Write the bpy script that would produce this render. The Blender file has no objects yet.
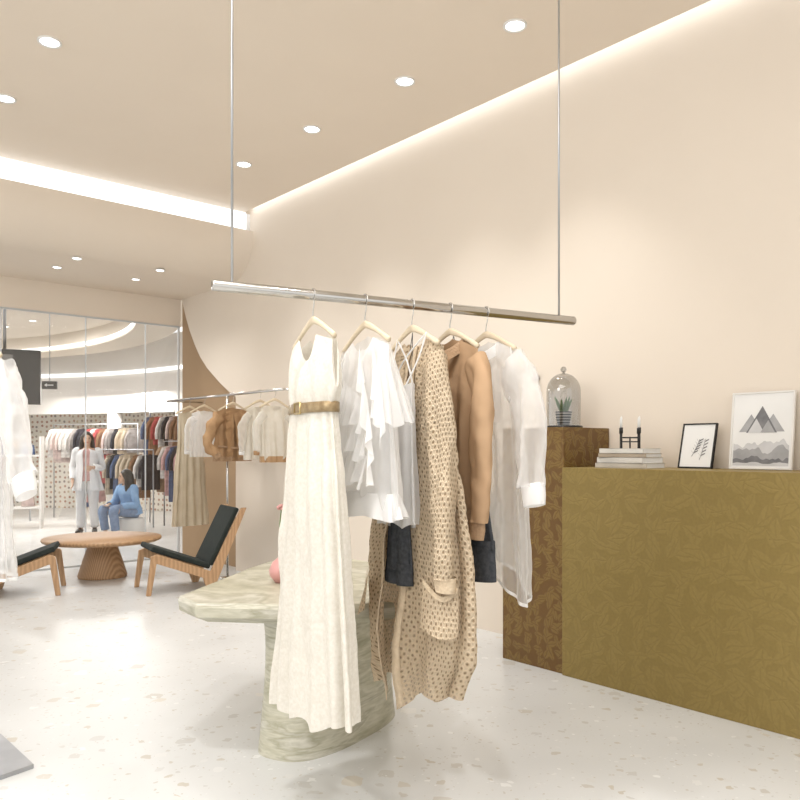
import bpy, math, random
from mathutils import Vector, Matrix, noise
random.seed(5)
sc = bpy.context.scene
COL = sc.collection
pi = math.pi
RZ = math.atan2(.6587, .7524)

# ------------------------------------------------------------------ materials
def nm(name):
    m = bpy.data.materials.new(name); m.use_nodes = True
    nt = m.node_tree; nt.nodes.clear()
    out = nt.nodes.new('ShaderNodeOutputMaterial')
    return m, nt, out
def N(nt, t, **kw):
    n = nt.nodes.new(t)
    for k, v in kw.items(): setattr(n, k, v)
    return n
def c4(c): return (c[0], c[1], c[2], 1)
def coord(nt, kind, scale=(1,1,1), rot=(0,0,0)):
    tc = N(nt, 'ShaderNodeTexCoord'); mp = N(nt, 'ShaderNodeMapping')
    mp.inputs['Scale'].default_value = scale; mp.inputs['Rotation'].default_value = rot
    nt.links.new(tc.outputs[kind], mp.inputs['Vector'])
    return mp.outputs['Vector']
def ramp(nt, src, stops):
    r = N(nt, 'ShaderNodeValToRGB'); e = r.color_ramp.elements
    while len(e) < len(stops): e.new(.5)
    for i, (p, c) in enumerate(stops):
        e[i].position = p; e[i].color = c4(c) if len(c) == 3 else c
    nt.links.new(src, r.inputs['Fac']); return r.outputs['Color']
def pm(name, c1, c2=None, scale=6, rough=.6, metal=0, bump=0, bscale=60, kind='Object', stretch=(1,1,1), spec=.5, detail=3):
    m, nt, out = nm(name)
    p = N(nt, 'ShaderNodeBsdfPrincipled')
    p.inputs['Roughness'].default_value = rough; p.inputs['Metallic'].default_value = metal
    p.inputs['Specular IOR Level'].default_value = spec
    c2 = c2 or tuple(x*.93 for x in c1)
    v = coord(nt, kind, stretch)
    nz = N(nt, 'ShaderNodeTexNoise'); nz.inputs['Scale'].default_value = scale; nz.inputs['Detail'].default_value = detail
    nt.links.new(v, nz.inputs['Vector'])
    nt.links.new(ramp(nt, nz.outputs['Fac'], [(.35, c1), (.65, c2)]), p.inputs['Base Color'])
    if bump:
        n2 = N(nt, 'ShaderNodeTexNoise'); n2.inputs['Scale'].default_value = bscale; nt.links.new(v, n2.inputs['Vector'])
        b = N(nt, 'ShaderNodeBump'); b.inputs['Strength'].default_value = bump; b.inputs['Distance'].default_value = .01
        nt.links.new(n2.outputs['Fac'], b.inputs['Height']); nt.links.new(b.outputs[0], p.inputs['Normal'])
    nt.links.new(p.outputs[0], out.inputs[0]); return m
def emi(name, c, s):
    m, nt, out = nm(name)
    e = N(nt, 'ShaderNodeEmission'); e.inputs[0].default_value = c4(c); e.inputs[1].default_value = s
    nt.links.new(e.outputs[0], out.inputs[0]); return m
def fabric(name, c1, c2, scale=8, bump=.3, bscale=90, sheer=0, transl=.25, stretch=(1,1,1)):
    m, nt, out = nm(name)
    v = coord(nt, 'Object', stretch)
    nz = N(nt, 'ShaderNodeTexNoise'); nz.inputs['Scale'].default_value = scale; nz.inputs['Detail'].default_value = 4
    nt.links.new(v, nz.inputs['Vector'])
    col = ramp(nt, nz.outputs['Fac'], [(.35, c1), (.65, c2)])
    n2 = N(nt, 'ShaderNodeTexNoise'); n2.inputs['Scale'].default_value = bscale; n2.inputs['Detail'].default_value = 3
    nt.links.new(v, n2.inputs['Vector'])
    b = N(nt, 'ShaderNodeBump'); b.inputs['Strength'].default_value = bump; b.inputs['Distance'].default_value = .004
    nt.links.new(n2.outputs['Fac'], b.inputs['Height'])
    d = N(nt, 'ShaderNodeBsdfDiffuse'); t = N(nt, 'ShaderNodeBsdfTranslucent')
    for s in (d, t):
        nt.links.new(col, s.inputs['Color']); nt.links.new(b.outputs[0], s.inputs['Normal'])
    mx = N(nt, 'ShaderNodeMixShader'); mx.inputs[0].default_value = transl
    nt.links.new(d.outputs[0], mx.inputs[1]); nt.links.new(t.outputs[0], mx.inputs[2])
    last = mx.outputs[0]
    if sheer:
        tr = N(nt, 'ShaderNodeBsdfTransparent'); m2 = N(nt, 'ShaderNodeMixShader')
        lw = N(nt, 'ShaderNodeLayerWeight'); lw.inputs[0].default_value = .45
        mr = N(nt, 'ShaderNodeMapRange'); mr.inputs[3].default_value = sheer; mr.inputs[4].default_value = 0
        nt.links.new(lw.outputs['Facing'], mr.inputs[0]); nt.links.new(mr.outputs[0], m2.inputs[0])
        nt.links.new(last, m2.inputs[1]); nt.links.new(tr.outputs[0], m2.inputs[2]); last = m2.outputs[0]
    nt.links.new(last, out.inputs[0]); return m

def m_terrazzo(name):
    m, nt, out = nm(name)
    p = N(nt, 'ShaderNodeBsdfPrincipled'); p.inputs['Roughness'].default_value = .3
    v = coord(nt, 'Object')
    dn = N(nt, 'ShaderNodeTexNoise'); dn.inputs['Scale'].default_value = 14; nt.links.new(v, dn.inputs['Vector'])
    ad = N(nt, 'ShaderNodeMixRGB', blend_type='LINEAR_LIGHT'); ad.inputs[0].default_value = .03
    nt.links.new(v, ad.inputs[1]); nt.links.new(dn.outputs['Color'], ad.inputs[2])
    big = N(nt, 'ShaderNodeTexNoise'); big.inputs['Scale'].default_value = 1.3; nt.links.new(v, big.inputs['Vector'])
    base = ramp(nt, big.outputs['Fac'], [(.35, (.63, .64, .64)), (.65, (.685, .695, .695))])
    for sc_, k, off, cols in ((6.5, .60, -.26, [(.0, (.57,.53,.46)), (.4, (.56,.56,.55)), (.7, (.60,.565,.50)), (1, (.79,.80,.80))]),
                         (16, .60, -.25, [(.0, (.54,.505,.44)), (.5, (.56,.56,.55)), (1, (.79,.80,.80))]),
                         (42, .52, -.22, [(.0, (.53,.50,.44)), (.5, (.56,.56,.55)), (1, (.79,.80,.80))])):
        vo = N(nt, 'ShaderNodeTexVoronoi', distance='MINKOWSKI'); vo.inputs['Scale'].default_value = sc_; vo.inputs['Exponent'].default_value = 1.2
        nt.links.new(ad.outputs[0], vo.inputs['Vector'])
        sp = N(nt, 'ShaderNodeSeparateColor'); nt.links.new(vo.outputs['Color'], sp.inputs[0])
        ma = N(nt, 'ShaderNodeMath', operation='MULTIPLY_ADD'); ma.inputs[1].default_value = k*1.2; ma.inputs[2].default_value = off
        nt.links.new(sp.outputs[0], ma.inputs[0])
        lt = N(nt, 'ShaderNodeMath', operation='LESS_THAN'); nt.links.new(vo.outputs['Distance'], lt.inputs[0]); nt.links.new(ma.outputs[0], lt.inputs[1])
        cc = ramp(nt, sp.outputs[1], cols)
        mx = N(nt, 'ShaderNodeMixRGB'); nt.links.new(lt.outputs[0], mx.inputs[0]); nt.links.new(base, mx.inputs[1]); nt.links.new(cc, mx.inputs[2])
        base = mx.outputs[0]
    nt.links.new(base, p.inputs['Base Color']); nt.links.new(p.outputs[0], out.inputs[0]); return m

def m_leaf(name, bg, leaf, rib, sc_, rough, bump):
    m, nt, out = nm(name)
    p = N(nt, 'ShaderNodeBsdfPrincipled'); p.inputs['Roughness'].default_value = rough; p.inputs['Metallic'].default_value = .15
    tc = N(nt, 'ShaderNodeTexCoord'); sx = N(nt, 'ShaderNodeSeparateXYZ'); nt.links.new(tc.outputs['Object'], sx.inputs[0])
    ad = N(nt, 'ShaderNodeMath', operation='ADD'); nt.links.new(sx.outputs[0], ad.inputs[0]); nt.links.new(sx.outputs[1], ad.inputs[1])
    cb = N(nt, 'ShaderNodeCombineXYZ'); nt.links.new(ad.outputs[0], cb.inputs[0]); nt.links.new(sx.outputs[2], cb.inputs[1])
    wn = N(nt, 'ShaderNodeTexNoise'); wn.inputs['Scale'].default_value = sc_*.8; nt.links.new(cb.outputs[0], wn.inputs['Vector'])
    wm = N(nt, 'ShaderNodeMixRGB', blend_type='LINEAR_LIGHT'); wm.inputs[0].default_value = .25/sc_
    nt.links.new(cb.outputs[0], wm.inputs[1]); nt.links.new(wn.outputs['Color'], wm.inputs[2])
    leafm = None; ribm = None
    for k, off in ((1.0, 0.0), (1.07, 3.7), (1.15, 7.3)):
        o_ = N(nt, 'ShaderNodeVectorMath', operation='ADD'); o_.inputs[1].default_value = (off, off*1.7, 0); nt.links.new(wm.outputs[0], o_.inputs[0])
        vo = N(nt, 'ShaderNodeTexVoronoi', voronoi_dimensions='2D'); vo.inputs['Scale'].default_value = sc_*k; vo.inputs['Randomness'].default_value = .55
        nt.links.new(o_.outputs[0], vo.inputs['Vector'])
        sb = N(nt, 'ShaderNodeVectorMath', operation='SUBTRACT'); nt.links.new(o_.outputs[0], sb.inputs[0]); nt.links.new(vo.outputs['Position'], sb.inputs[1])
        sp = N(nt, 'ShaderNodeSeparateColor'); nt.links.new(vo.outputs['Color'], sp.inputs[0])
        an = N(nt, 'ShaderNodeMath', operation='MULTIPLY'); an.inputs[1].default_value = 6.283; nt.links.new(sp.outputs[0], an.inputs[0])
        vr = N(nt, 'ShaderNodeVectorRotate', rotation_type='Z_AXIS'); nt.links.new(sb.outputs[0], vr.inputs['Vector']); nt.links.new(an.outputs[0], vr.inputs['Angle'])
        s2 = N(nt, 'ShaderNodeSeparateXYZ'); nt.links.new(vr.outputs[0], s2.inputs[0])
        xx = N(nt, 'ShaderNodeMath', operation='MULTIPLY'); nt.links.new(s2.outputs[0], xx.inputs[0]); nt.links.new(s2.outputs[0], xx.inputs[1])
        x2 = N(nt, 'ShaderNodeMath', operation='MULTIPLY_ADD'); x2.inputs[1].default_value = -(sc_*2.25)**2; x2.inputs[2].default_value = 1; nt.links.new(xx.outputs[0], x2.inputs[0])
        ab = N(nt, 'ShaderNodeMath', operation='ABSOLUTE'); nt.links.new(s2.outputs[1], ab.inputs[0])
        yy = N(nt, 'ShaderNodeMath', operation='MULTIPLY'); yy.inputs[1].default_value = sc_*4.2; nt.links.new(ab.outputs[0], yy.inputs[0])
        df = N(nt, 'ShaderNodeMath', operation='SUBTRACT'); nt.links.new(x2.outputs[0], df.inputs[0]); nt.links.new(yy.outputs[0], df.inputs[1])
        lm = ramp(nt, df.outputs[0], [(0, (0,0,0)), (.28, (1,1,1))])
        rm0 = ramp(nt, yy.outputs[0], [(.05, (1,1,1)), (.2, (0,0,0))])
        rm = N(nt, 'ShaderNodeMath', operation='MULTIPLY'); nt.links.new(lm, rm.inputs[0]); nt.links.new(rm0, rm.inputs[1])
        if leafm is None: leafm = lm; ribm = rm.outputs[0]
        else:
            a_ = N(nt, 'ShaderNodeMath', operation='MAXIMUM'); nt.links.new(leafm, a_.inputs[0]); nt.links.new(lm, a_.inputs[1]); leafm = a_.outputs[0]
            b_ = N(nt, 'ShaderNodeMath', operation='MAXIMUM'); nt.links.new(ribm, b_.inputs[0]); nt.links.new(rm.outputs[0], b_.inputs[1]); ribm = b_.outputs[0]
    m1 = N(nt, 'ShaderNodeMixRGB'); m1.inputs[1].default_value = c4(bg); m1.inputs[2].default_value = c4(leaf); nt.links.new(leafm, m1.inputs[0])
    m2 = N(nt, 'ShaderNodeMixRGB'); m2.inputs[2].default_value = c4(rib); nt.links.new(ribm, m2.inputs[0]); nt.links.new(m1.outputs[0], m2.inputs[1])
    nz = N(nt, 'ShaderNodeTexNoise'); nz.inputs['Scale'].default_value = 60; nz.inputs['Detail'].default_value = 5; nt.links.new(tc.outputs['Object'], nz.inputs['Vector'])
    m3 = N(nt, 'ShaderNodeMixRGB', blend_type='MULTIPLY'); m3.inputs[0].default_value = .5
    nt.links.new(m2.outputs[0], m3.inputs[1]); nt.links.new(ramp(nt, nz.outputs['Fac'], [(.3, (.78,.78,.78)), (.7, (1,1,1))]), m3.inputs[2])
    nt.links.new(m3.outputs[0], p.inputs['Base Color'])
    hh = N(nt, 'ShaderNodeMath', operation='SUBTRACT'); nt.links.new(leafm, hh.inputs[0]); nt.links.new(ribm, hh.inputs[1])
    b = N(nt, 'ShaderNodeBump'); b.inputs['Strength'].default_value = bump; b.inputs['Distance'].default_value = .005
    nt.links.new(hh.outputs[0], b.inputs['Height']); nt.links.new(b.outputs[0], p.inputs['Normal'])
    nt.links.new(p.outputs[0], out.inputs[0]); return m

def m_wave(name, cols, scale, dist, rough, stretch=(1,1,1), rot=(0,0,0), bump=.2, direction='Z', detail=3):
    m, nt, out = nm(name)
    p = N(nt, 'ShaderNodeBsdfPrincipled'); p.inputs['Roughness'].default_value = rough
    v = coord(nt, 'Object', stretch, rot)
    w = N(nt, 'ShaderNodeTexWave', bands_direction=direction); w.inputs['Scale'].default_value = scale; w.inputs['Distortion'].default_value = dist
    w.inputs['Detail'].default_value = detail; w.inputs['Detail Scale'].default_value = 1.4
    nt.links.new(v, w.inputs['Vector'])
    nt.links.new(ramp(nt, w.outputs['Fac'], cols), p.inputs['Base Color'])
    if bump:
        b = N(nt, 'ShaderNodeBump'); b.inputs['Strength'].default_value = bump; b.inputs['Distance'].default_value = .01
        nt.links.new(w.outputs['Fac'], b.inputs['Height']); nt.links.new(b.outputs[0], p.inputs['Normal'])
    nt.links.new(p.outputs[0], out.inputs[0]); return m

def m_marble(name):
    m, nt, out = nm(name)
    p = N(nt, 'ShaderNodeBsdfPrincipled'); p.inputs['Roughness'].default_value = .4
    v = coord(nt, 'Object', (1.0, 1.0, 6.0), (.30, .25, .3))
    n1 = N(nt, 'ShaderNodeTexNoise'); n1.inputs['Scale'].default_value = 2.4; n1.inputs['Detail'].default_value = 7; n1.inputs['Distortion'].default_value = .7
    nt.links.new(v, n1.inputs['Vector'])
    base = ramp(nt, n1.outputs['Fac'], [(.30, (.33,.32,.23)), (.42, (.49,.47,.36)), (.52, (.58,.56,.46)), (.58, (.42,.40,.30)), (.66, (.62,.60,.52)), (.74, (.45,.43,.33))])
    n2 = N(nt, 'ShaderNodeTexNoise'); n2.inputs['Scale'].default_value = 16; n2.inputs['Detail'].default_value = 6; nt.links.new(v, n2.inputs['Vector'])
    mx = N(nt, 'ShaderNodeMixRGB', blend_type='MULTIPLY'); mx.inputs[0].default_value = .6
    nt.links.new(base, mx.inputs[1]); nt.links.new(ramp(nt, n2.outputs['Fac'], [(.35, (.72,.72,.67)), (.6, (1,1,1))]), mx.inputs[2])
    nt.links.new(mx.outputs[0], p.inputs['Base Color'])
    nt.links.new(p.outputs[0], out.inputs[0]); return m

def m_knit(name, c1, c2, cell):
    m, nt, out = nm(name)
    v = coord(nt, 'UV', (1/cell, .62/cell, 1), (0, 0, 0))
    sx = N(nt, 'ShaderNodeSeparateXYZ'); nt.links.new(v, sx.inputs[0])
    a1 = N(nt, 'ShaderNodeMath', operation='ADD'); nt.links.new(sx.outputs[0], a1.inputs[0]); nt.links.new(sx.outputs[1], a1.inputs[1])
    a2 = N(nt, 'ShaderNodeMath', operation='SUBTRACT'); nt.links.new(sx.outputs[0], a2.inputs[0]); nt.links.new(sx.outputs[1], a2.inputs[1])
    cb = N(nt, 'ShaderNodeCombineXYZ'); nt.links.new(a1.outputs[0], cb.inputs[0]); nt.links.new(a2.outputs[0], cb.inputs[1])
    vo = N(nt, 'ShaderNodeTexVoronoi', voronoi_dimensions='2D'); vo.inputs['Scale'].default_value = .72; vo.inputs['Randomness'].default_value = .25
    nt.links.new(cb.outputs[0], vo.inputs['Vector'])
    col = ramp(nt, vo.outputs['Distance'], [(.12, c2), (.34, c1), (.5, c1), (.62, tuple(x*.86 for x in c1))])
    hole = ramp(nt, vo.outputs['Distance'], [(.12, (.4,.4,.4)), (.19, (0,0,0))])
    b = N(nt, 'ShaderNodeBump'); b.inputs['Strength'].default_value = .8; b.inputs['Distance'].default_value = .008
    hb = ramp(nt, vo.outputs['Distance'], [(.12, (0,0,0)), (.38, (1,1,1)), (.6, (.5,.5,.5))])
    nt.links.new(hb, b.inputs['Height'])
    d = N(nt, 'ShaderNodeBsdfDiffuse'); t = N(nt, 'ShaderNodeBsdfTranslucent'); nt.links.new(col, d.inputs[0]); nt.links.new(col, t.inputs[0])
    nt.links.new(b.outputs[0], d.inputs['Normal'])
    mx = N(nt, 'ShaderNodeMixShader'); mx.inputs[0].default_value = .22
    nt.links.new(d.outputs[0], mx.inputs[1]); nt.links.new(t.outputs[0], mx.inputs[2])
    tr = N(nt, 'ShaderNodeBsdfTransparent'); m2 = N(nt, 'ShaderNodeMixShader')
    nt.links.new(hole, m2.inputs[0]); nt.links.new(mx.outputs[0], m2.inputs[1]); nt.links.new(tr.outputs[0], m2.inputs[2])
    nt.links.new(m2.outputs[0], out.inputs[0]); return m

def m_glass(name, tint, refl, solid=0.0):
    m, nt, out = nm(name)
    tr = N(nt, 'ShaderNodeBsdfTransparent'); tr.inputs[0].default_value = c4(tint)
    g = N(nt, 'ShaderNodeBsdfGlossy'); g.inputs['Roughness'].default_value = .03
    lw = N(nt, 'ShaderNodeLayerWeight'); lw.inputs[0].default_value = .25
    mr = N(nt, 'ShaderNodeMapRange'); mr.inputs[3].default_value = refl; mr.inputs[4].default_value = min(1, refl*6)
    nt.links.new(lw.outputs['Facing'], mr.inputs[0])
    mx = N(nt, 'ShaderNodeMixShader'); nt.links.new(mr.outputs[0], mx.inputs[0])
    nt.links.new(tr.outputs[0], mx.inputs[1]); nt.links.new(g.outputs[0], mx.inputs[2])
    nt.links.new(mx.outputs[0], out.inputs[0]); return m

def m_grid(name, c1, scale):
    m, nt, out = nm(name)
    p = N(nt, 'ShaderNodeBsdfPrincipled'); p.inputs['Roughness'].default_value = .6
    v = coord(nt, 'UV', (1, 1, 1))
    vo = N(nt, 'ShaderNodeTexVoronoi', voronoi_dimensions='2D'); vo.inputs['Scale'].default_value = scale; vo.inputs['Randomness'].default_value = .35
    nt.links.new(v, vo.inputs['Vector'])
    sp = N(nt, 'ShaderNodeSeparateColor'); nt.links.new(vo.outputs['Color'], sp.inputs[0])
    pc = ramp(nt, sp.outputs[0], [(0, (.36,.18,.13)), (.4, (.55,.36,.26)), (.7, (.24,.21,.20)), (1, (.62,.50,.34))])
    mk = ramp(nt, vo.outputs['Distance'], [(.20, (1,1,1)), (.28, (0,0,0))])
    mx = N(nt, 'ShaderNodeMixRGB'); mx.inputs[1].default_value = c4(c1); nt.links.new(mk, mx.inputs[0]); nt.links.new(pc, mx.inputs[2])
    nt.links.new(mx.outputs[0], p.inputs['Base Color'])
    nt.links.new(p.outputs[0], out.inputs[0]); return m

WALL = pm('wall_paint', (.815, .73, .63), (.805, .72, .62), 2, .85, bump=.05, bscale=120)
CEIL = pm('ceiling_paint', (.84, .745, .635), (.83, .735, .625), 2, .9)
TAN = pm('niche_tan', (.42, .29, .175), (.40, .275, .165), 2, .9)  # one even tan, darker than the main wall
TERR = m_terrazzo('terrazzo')
MALLF = pm('mall_floor_stone', (.72, .71, .69), (.66, .65, .63), 3, .25)
COUNT = m_leaf('olive_gold_leaf_emboss', (.272, .194, .056), (.300, .215, .064), (.276, .197, .057), 7.5, .5, .17)
BROWN = m_leaf('bronze_leaf_relief', (.165, .084, .02), (.235, .145, .037), (.175, .092, .023), 11, .42, .3)
STONE = m_marble('pale_green_marble')
WOOD = m_wave('oak_wood', [(0, (.42,.25,.13)), (1, (.54,.34,.19))], 9, 5, .45, (1,1,.4), (0,0,.4), .05, 'X')
WOODV = m_wave('ribbed_oak', [(0, (.38,.22,.11)), (1, (.57,.37,.21))], 16, 1.5, .5, (1,1,.15), (0,0,.4), .3, 'X')
HANGW = pm('pale_hanger_wood', (.72, .61, .45), (.66, .55, .39), 20, .5, stretch=(1,1,6))
CHROME = pm('polished_chrome', (.60, .59, .57), (.54, .53, .51), 4, .18, 1)
STEEL = pm('brushed_steel', (.50, .51, .53), (.42, .43, .45), 5, .3, .9)
BLACK = pm('dark_green_upholstery', (.010, .016, .014), (.016, .024, .021), 30, .8, bump=.2, bscale=300)
BLKP = pm('black_lacquer', (.01, .01, .01), (.015, .015, .015), 10, .35)
LEDW = emi('led_white', (.97, .985, 1), 1.4)
LEDC = emi('led_cove', (.93, .965, 1), 2.5)
LAMPE = emi('lamp_glow', (1, .985, .95), 8)
WHITEP = pm('white_plastic', (.85,.84,.82), (.82,.81,.79), 10, .5)
PAPER = pm('paper_white', (.86,.86,.85), (.82,.82,.81), 4, .8)
FR_W = pm('white_frame_wood', (.82,.80,.77), (.78,.76,.73), 8, .5)
GLASS = m_glass('window_glass', (.98,.99,1.0), .055)
CLOCHE = m_glass('cloche_glass', (.72,.72,.71), .12)
DRESS = fabric('ivory_jacquard', (.85,.82,.755), (.78,.745,.67), 80, .35, 90, transl=.25)
BELT = pm('bronze_belt_leather', (.26,.18,.09), (.40,.30,.17), 40, .4, .4, .3, 90)
GOLD = pm('gold_buckle', (.7,.55,.3), (.6,.48,.25), 10, .3, 1)
WHT = fabric('white_chiffon', (.95,.95,.95), (.93,.93,.93), 10, .12, 60, sheer=.40, transl=.48)
WHTO = fabric('white_cotton', (.94,.94,.94), (.92,.92,.92), 10, .12, 60, transl=.46)
SHEER = fabric('sheer_organza', (.95,.95,.95), (.93,.93,.93), 10, .1, 60, sheer=.68, transl=.46)
LACE = fabric('white_lace', (.93,.93,.93), (.87,.87,.86), 60, .5, 80, sheer=.55, transl=.46)
KNIT = m_knit('open_honeycomb_knit', (.745,.61,.445), (.47,.355,.23), .0160)
KNITRIB = pm('knit_ribbing', (.70,.57,.41), (.61,.485,.34), 50, .9, bump=.5, bscale=120)
CAMEL = fabric('camel_suede', (.50,.335,.205), (.46,.305,.185), 5, .15, 50, transl=.05)
CAMELD = pm('camel_rib_cuff', (.44,.29,.175), (.36,.235,.14), 40, .9, bump=.5, bscale=120)
DENIM = fabric('charcoal_denim', (.06,.065,.073), (.09,.095,.105), 60, .5, 200, transl=.02)
RUST = fabric('tan_jersey', (.50,.325,.185), (.43,.27,.15), 10, .4, 40, transl=.1)
BEIGEF = fabric('beige_linen', (.66,.58,.45), (.60,.52,.39), 8, .3, 60, transl=.1)
CREAMF = fabric('cream_wool', (.82,.78,.70), (.77,.72,.63), 12, .3, 60, transl=.25)
CRSH = fabric('sheer_cream', (.90,.88,.83), (.86,.83,.77), 12, .3, 60, sheer=.5, transl=.35)
SKIN = pm('skin', (.62,.40,.28), (.58,.36,.25), 5, .5)
HAIR = pm('black_hair', (.012,.01,.009), (.03,.022,.018), 40, .45, stretch=(1,1,.2))
BLUEC = fabric('light_blue_cotton', (.23,.37,.58), (.30,.45,.66), 12, .3, 60, transl=.05)
JEAN = fabric('blue_denim', (.18,.24,.36), (.24,.31,.44), 30, .3, 90, transl=.02)
PINKV = pm('pink_ceramic', (.68,.36,.34), (.62,.30,.28), 6, .3)
GREEN = pm('green_leaf', (.10,.19,.06), (.16,.27,.09), 12, .5)
PEG = m_grid('pegboard_products', (.78,.73,.65), 8.5)

# ------------------------------------------------------------------ builder
class B:
    def __init__(s): s.v=[]; s.f=[]; s.mi=[]; s.uv=[]
    def add(s, vs, fs, m=0, uvs=None, M=None):
        o = len(s.v)
        for i, p in enumerate(vs):
            p = Vector(p); s.v.append(M @ p if M else p)
            s.uv.append(uvs[i] if uvs else (p.x, p.z))
        for f in fs: s.f.append(tuple(i+o for i in f)); s.mi.append(m)
    def box(s, a, b, m=0, M=None):
        x0,y0,z0 = a; x1,y1,z1 = b
        vs = [(x0,y0,z0),(x1,y0,z0),(x1,y1,z0),(x0,y1,z0),(x0,y0,z1),(x1,y0,z1),(x1,y1,z1),(x0,y1,z1)]
        s.add(vs, [(0,3,2,1),(4,5,6,7),(0,1,5,4),(1,2,6,5),(2,3,7,6),(3,0,4,7)], m, None, M)
    def prism(s, poly, z0, z1, m=0, M=None):
        n = len(poly)
        vs = [(x,y,z0) for x,y in poly]+[(x,y,z1) for x,y in poly]
        fs = [tuple(range(n-1,-1,-1)), tuple(range(n,2*n))]+[(i,(i+1)%n,n+(i+1)%n,n+i) for i in range(n)]
        s.add(vs, fs, m, None, M)
    def lathe(s, prof, seg=32, m=0, M=None, sx=1, sy=1, cap=True):
        vs=[]; fs=[]; n=len(prof)
        for r,z in prof:
            for k in range(seg):
                a=2*pi*k/seg; vs.append((r*math.cos(a)*sx, r*math.sin(a)*sy, z))
        for j in range(n-1):
            for k in range(seg):
                k2=(k+1)%seg; fs.append((j*seg+k, j*seg+k2, (j+1)*seg+k2, (j+1)*seg+k))
        if cap and prof[0][0] > 1e-5: fs.append(tuple(range(seg-1,-1,-1)))
        if cap and prof[-1][0] > 1e-5: fs.append(tuple((n-1)*seg+k for k in range(seg)))
        s.add(vs, fs, m, None, M)
    def sph(s, c, r, m=0, seg=16, rings=10, M=None):
        if not isinstance(r, (tuple, list)): r=(r,r,r)
        prof=[(max(1e-6, math.sin(pi*j/rings)), -math.cos(pi*j/rings)) for j in range(rings+1)]
        T = Matrix.Translation(c) @ Matrix.Diagonal((r[0],r[1],r[2],1))
        s.lathe(prof, seg, m, (M @ T) if M else T)
    def grid(s, nu, nv, fn, closed=False, m=0, M=None):
        vs=[]; uvs=[]; fs=[]; cu = nu if closed else nu+1
        for j in range(nv+1):
            for i in range(cu):
                p, uv = fn(i/nu, j/nv); vs.append(p); uvs.append(uv)
        for j in range(nv):
            for i in range(nu):
                i2=(i+1)%cu; fs.append((j*cu+i, j*cu+i2, (j+1)*cu+i2, (j+1)*cu+i))
        s.add(vs, fs, m, uvs, M)
    def tube(s, pts, rad, seg=12, m=0, M=None, ref=(0,1,0), cap=True, wr=0, seed=0, sub=1):
        pts=[Vector(p) for p in pts]
        rad=[(r,r) if not isinstance(r,(tuple,list)) else r for r in rad]
        if sub>1:
            P=[];R=[]
            n=len(pts)
            for i in range(n-1):
                p0=pts[max(i-1,0)];p1=pts[i];p2=pts[i+1];p3=pts[min(i+2,n-1)]
                for k in range(sub):
                    t=k/sub
                    P.append(.5*((2*p1)+(p2-p0)*t+(2*p0-5*p1+4*p2-p3)*t*t+(3*p1-p0-3*p2+p3)*t**3))
                    R.append((rad[i][0]*(1-t)+rad[i+1][0]*t, rad[i][1]*(1-t)+rad[i+1][1]*t))
            P.append(pts[-1]);R.append(rad[-1]); pts=P; rad=R
        ref=Vector(ref); vs=[]; uvs=[]; fs=[]; L=0; n=len(pts)
        for i,p in enumerate(pts):
            t=(pts[min(i+1,n-1)]-pts[max(i-1,0)]).normalized()
            bx=ref-t*ref.dot(t)
            if bx.length<1e-4: bx=Vector((1,0,0))-t*t.x
            bx.normalize(); ax=bx.cross(t).normalized()
            if i: L+=(p-pts[i-1]).length
            for k in range(seg):
                a=2*pi*k/seg; d=ax*math.cos(a)*rad[i][0]+bx*math.sin(a)*rad[i][1]
                q=p+d
                if wr: q=q+d.normalized()*wr*(1.4*noise.noise(Vector((q.x*18+seed,q.y*18,q.z*3)))+.6*noise.noise(Vector((q.x*22,q.y*22+seed,q.z*20+q.x*14))))
                vs.append(q); uvs.append((a*rad[i][0], -L))
        for j in range(n-1):
            for k in range(seg):
                k2=(k+1)%seg; fs.append((j*seg+k, j*seg+k2, (j+1)*seg+k2, (j+1)*seg+k))
        if cap: fs += [tuple(range(seg-1,-1,-1)), tuple((n-1)*seg+k for k in range(seg))]
        s.add(vs, fs, m, uvs, M)
    def obj(s, name, mats, smooth=True, bevel=0, solid=0, parent=None, loc=(0,0,0), rot=0, subs=0, remesh=0, euler=None, **props):
        me=bpy.data.meshes.new(name); me.from_pydata([tuple(v) for v in s.v], [], s.f)
        if not isinstance(mats,(list,tuple)): mats=[mats]
        for mt in mats: me.materials.append(mt)
        uvl=me.uv_layers.new(name='UVMap')
        for l in me.loops: uvl.data[l.index].uv=s.uv[l.vertex_index]
        for i,p in enumerate(me.polygons): p.material_index=s.mi[i]; p.use_smooth=smooth
        me.update(); o=bpy.data.objects.new(name, me); COL.objects.link(o)
        o.location=loc; o.rotation_euler=euler if euler else (0,0,rot)
        if parent: o.parent=parent
        if solid:
            md=o.modifiers.new('s','SOLIDIFY'); md.thickness=solid; md.offset=0
        if remesh:
            md=o.modifiers.new('r','REMESH'); md.mode='VOXEL'; md.voxel_size=remesh; md.use_smooth_shade=True
            md=o.modifiers.new('sm','SMOOTH'); md.iterations=4; md.factor=.5
        if bevel:
            md=o.modifiers.new('b','BEVEL'); md.width=bevel; md.segments=3; md.limit_method='ANGLE'; md.angle_limit=.6
        if subs:
            md=o.modifiers.new('ss','SUBSURF'); md.levels=subs; md.render_levels=subs
        for k,v in props.items(): o[k]=v
        return o

def flat(b, name, mats, **k): return b.obj(name, mats, smooth=False, **k)
def root(name, label, category, loc=(0,0,0), rot=0, group=None, euler=None):
    o=bpy.data.objects.new(name, None); COL.objects.link(o); o.empty_display_size=.1
    o.location=loc; o.rotation_euler=euler if euler else (0,0,rot)
    o['label']=label; o['category']=category
    if group: o['group']=group
    return o
S='structure'
PERM=Matrix(((0,0,1,0),(1,0,0,0),(0,1,0,0),(0,0,0,1)))   # poly(t,z) extruded along s

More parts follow.
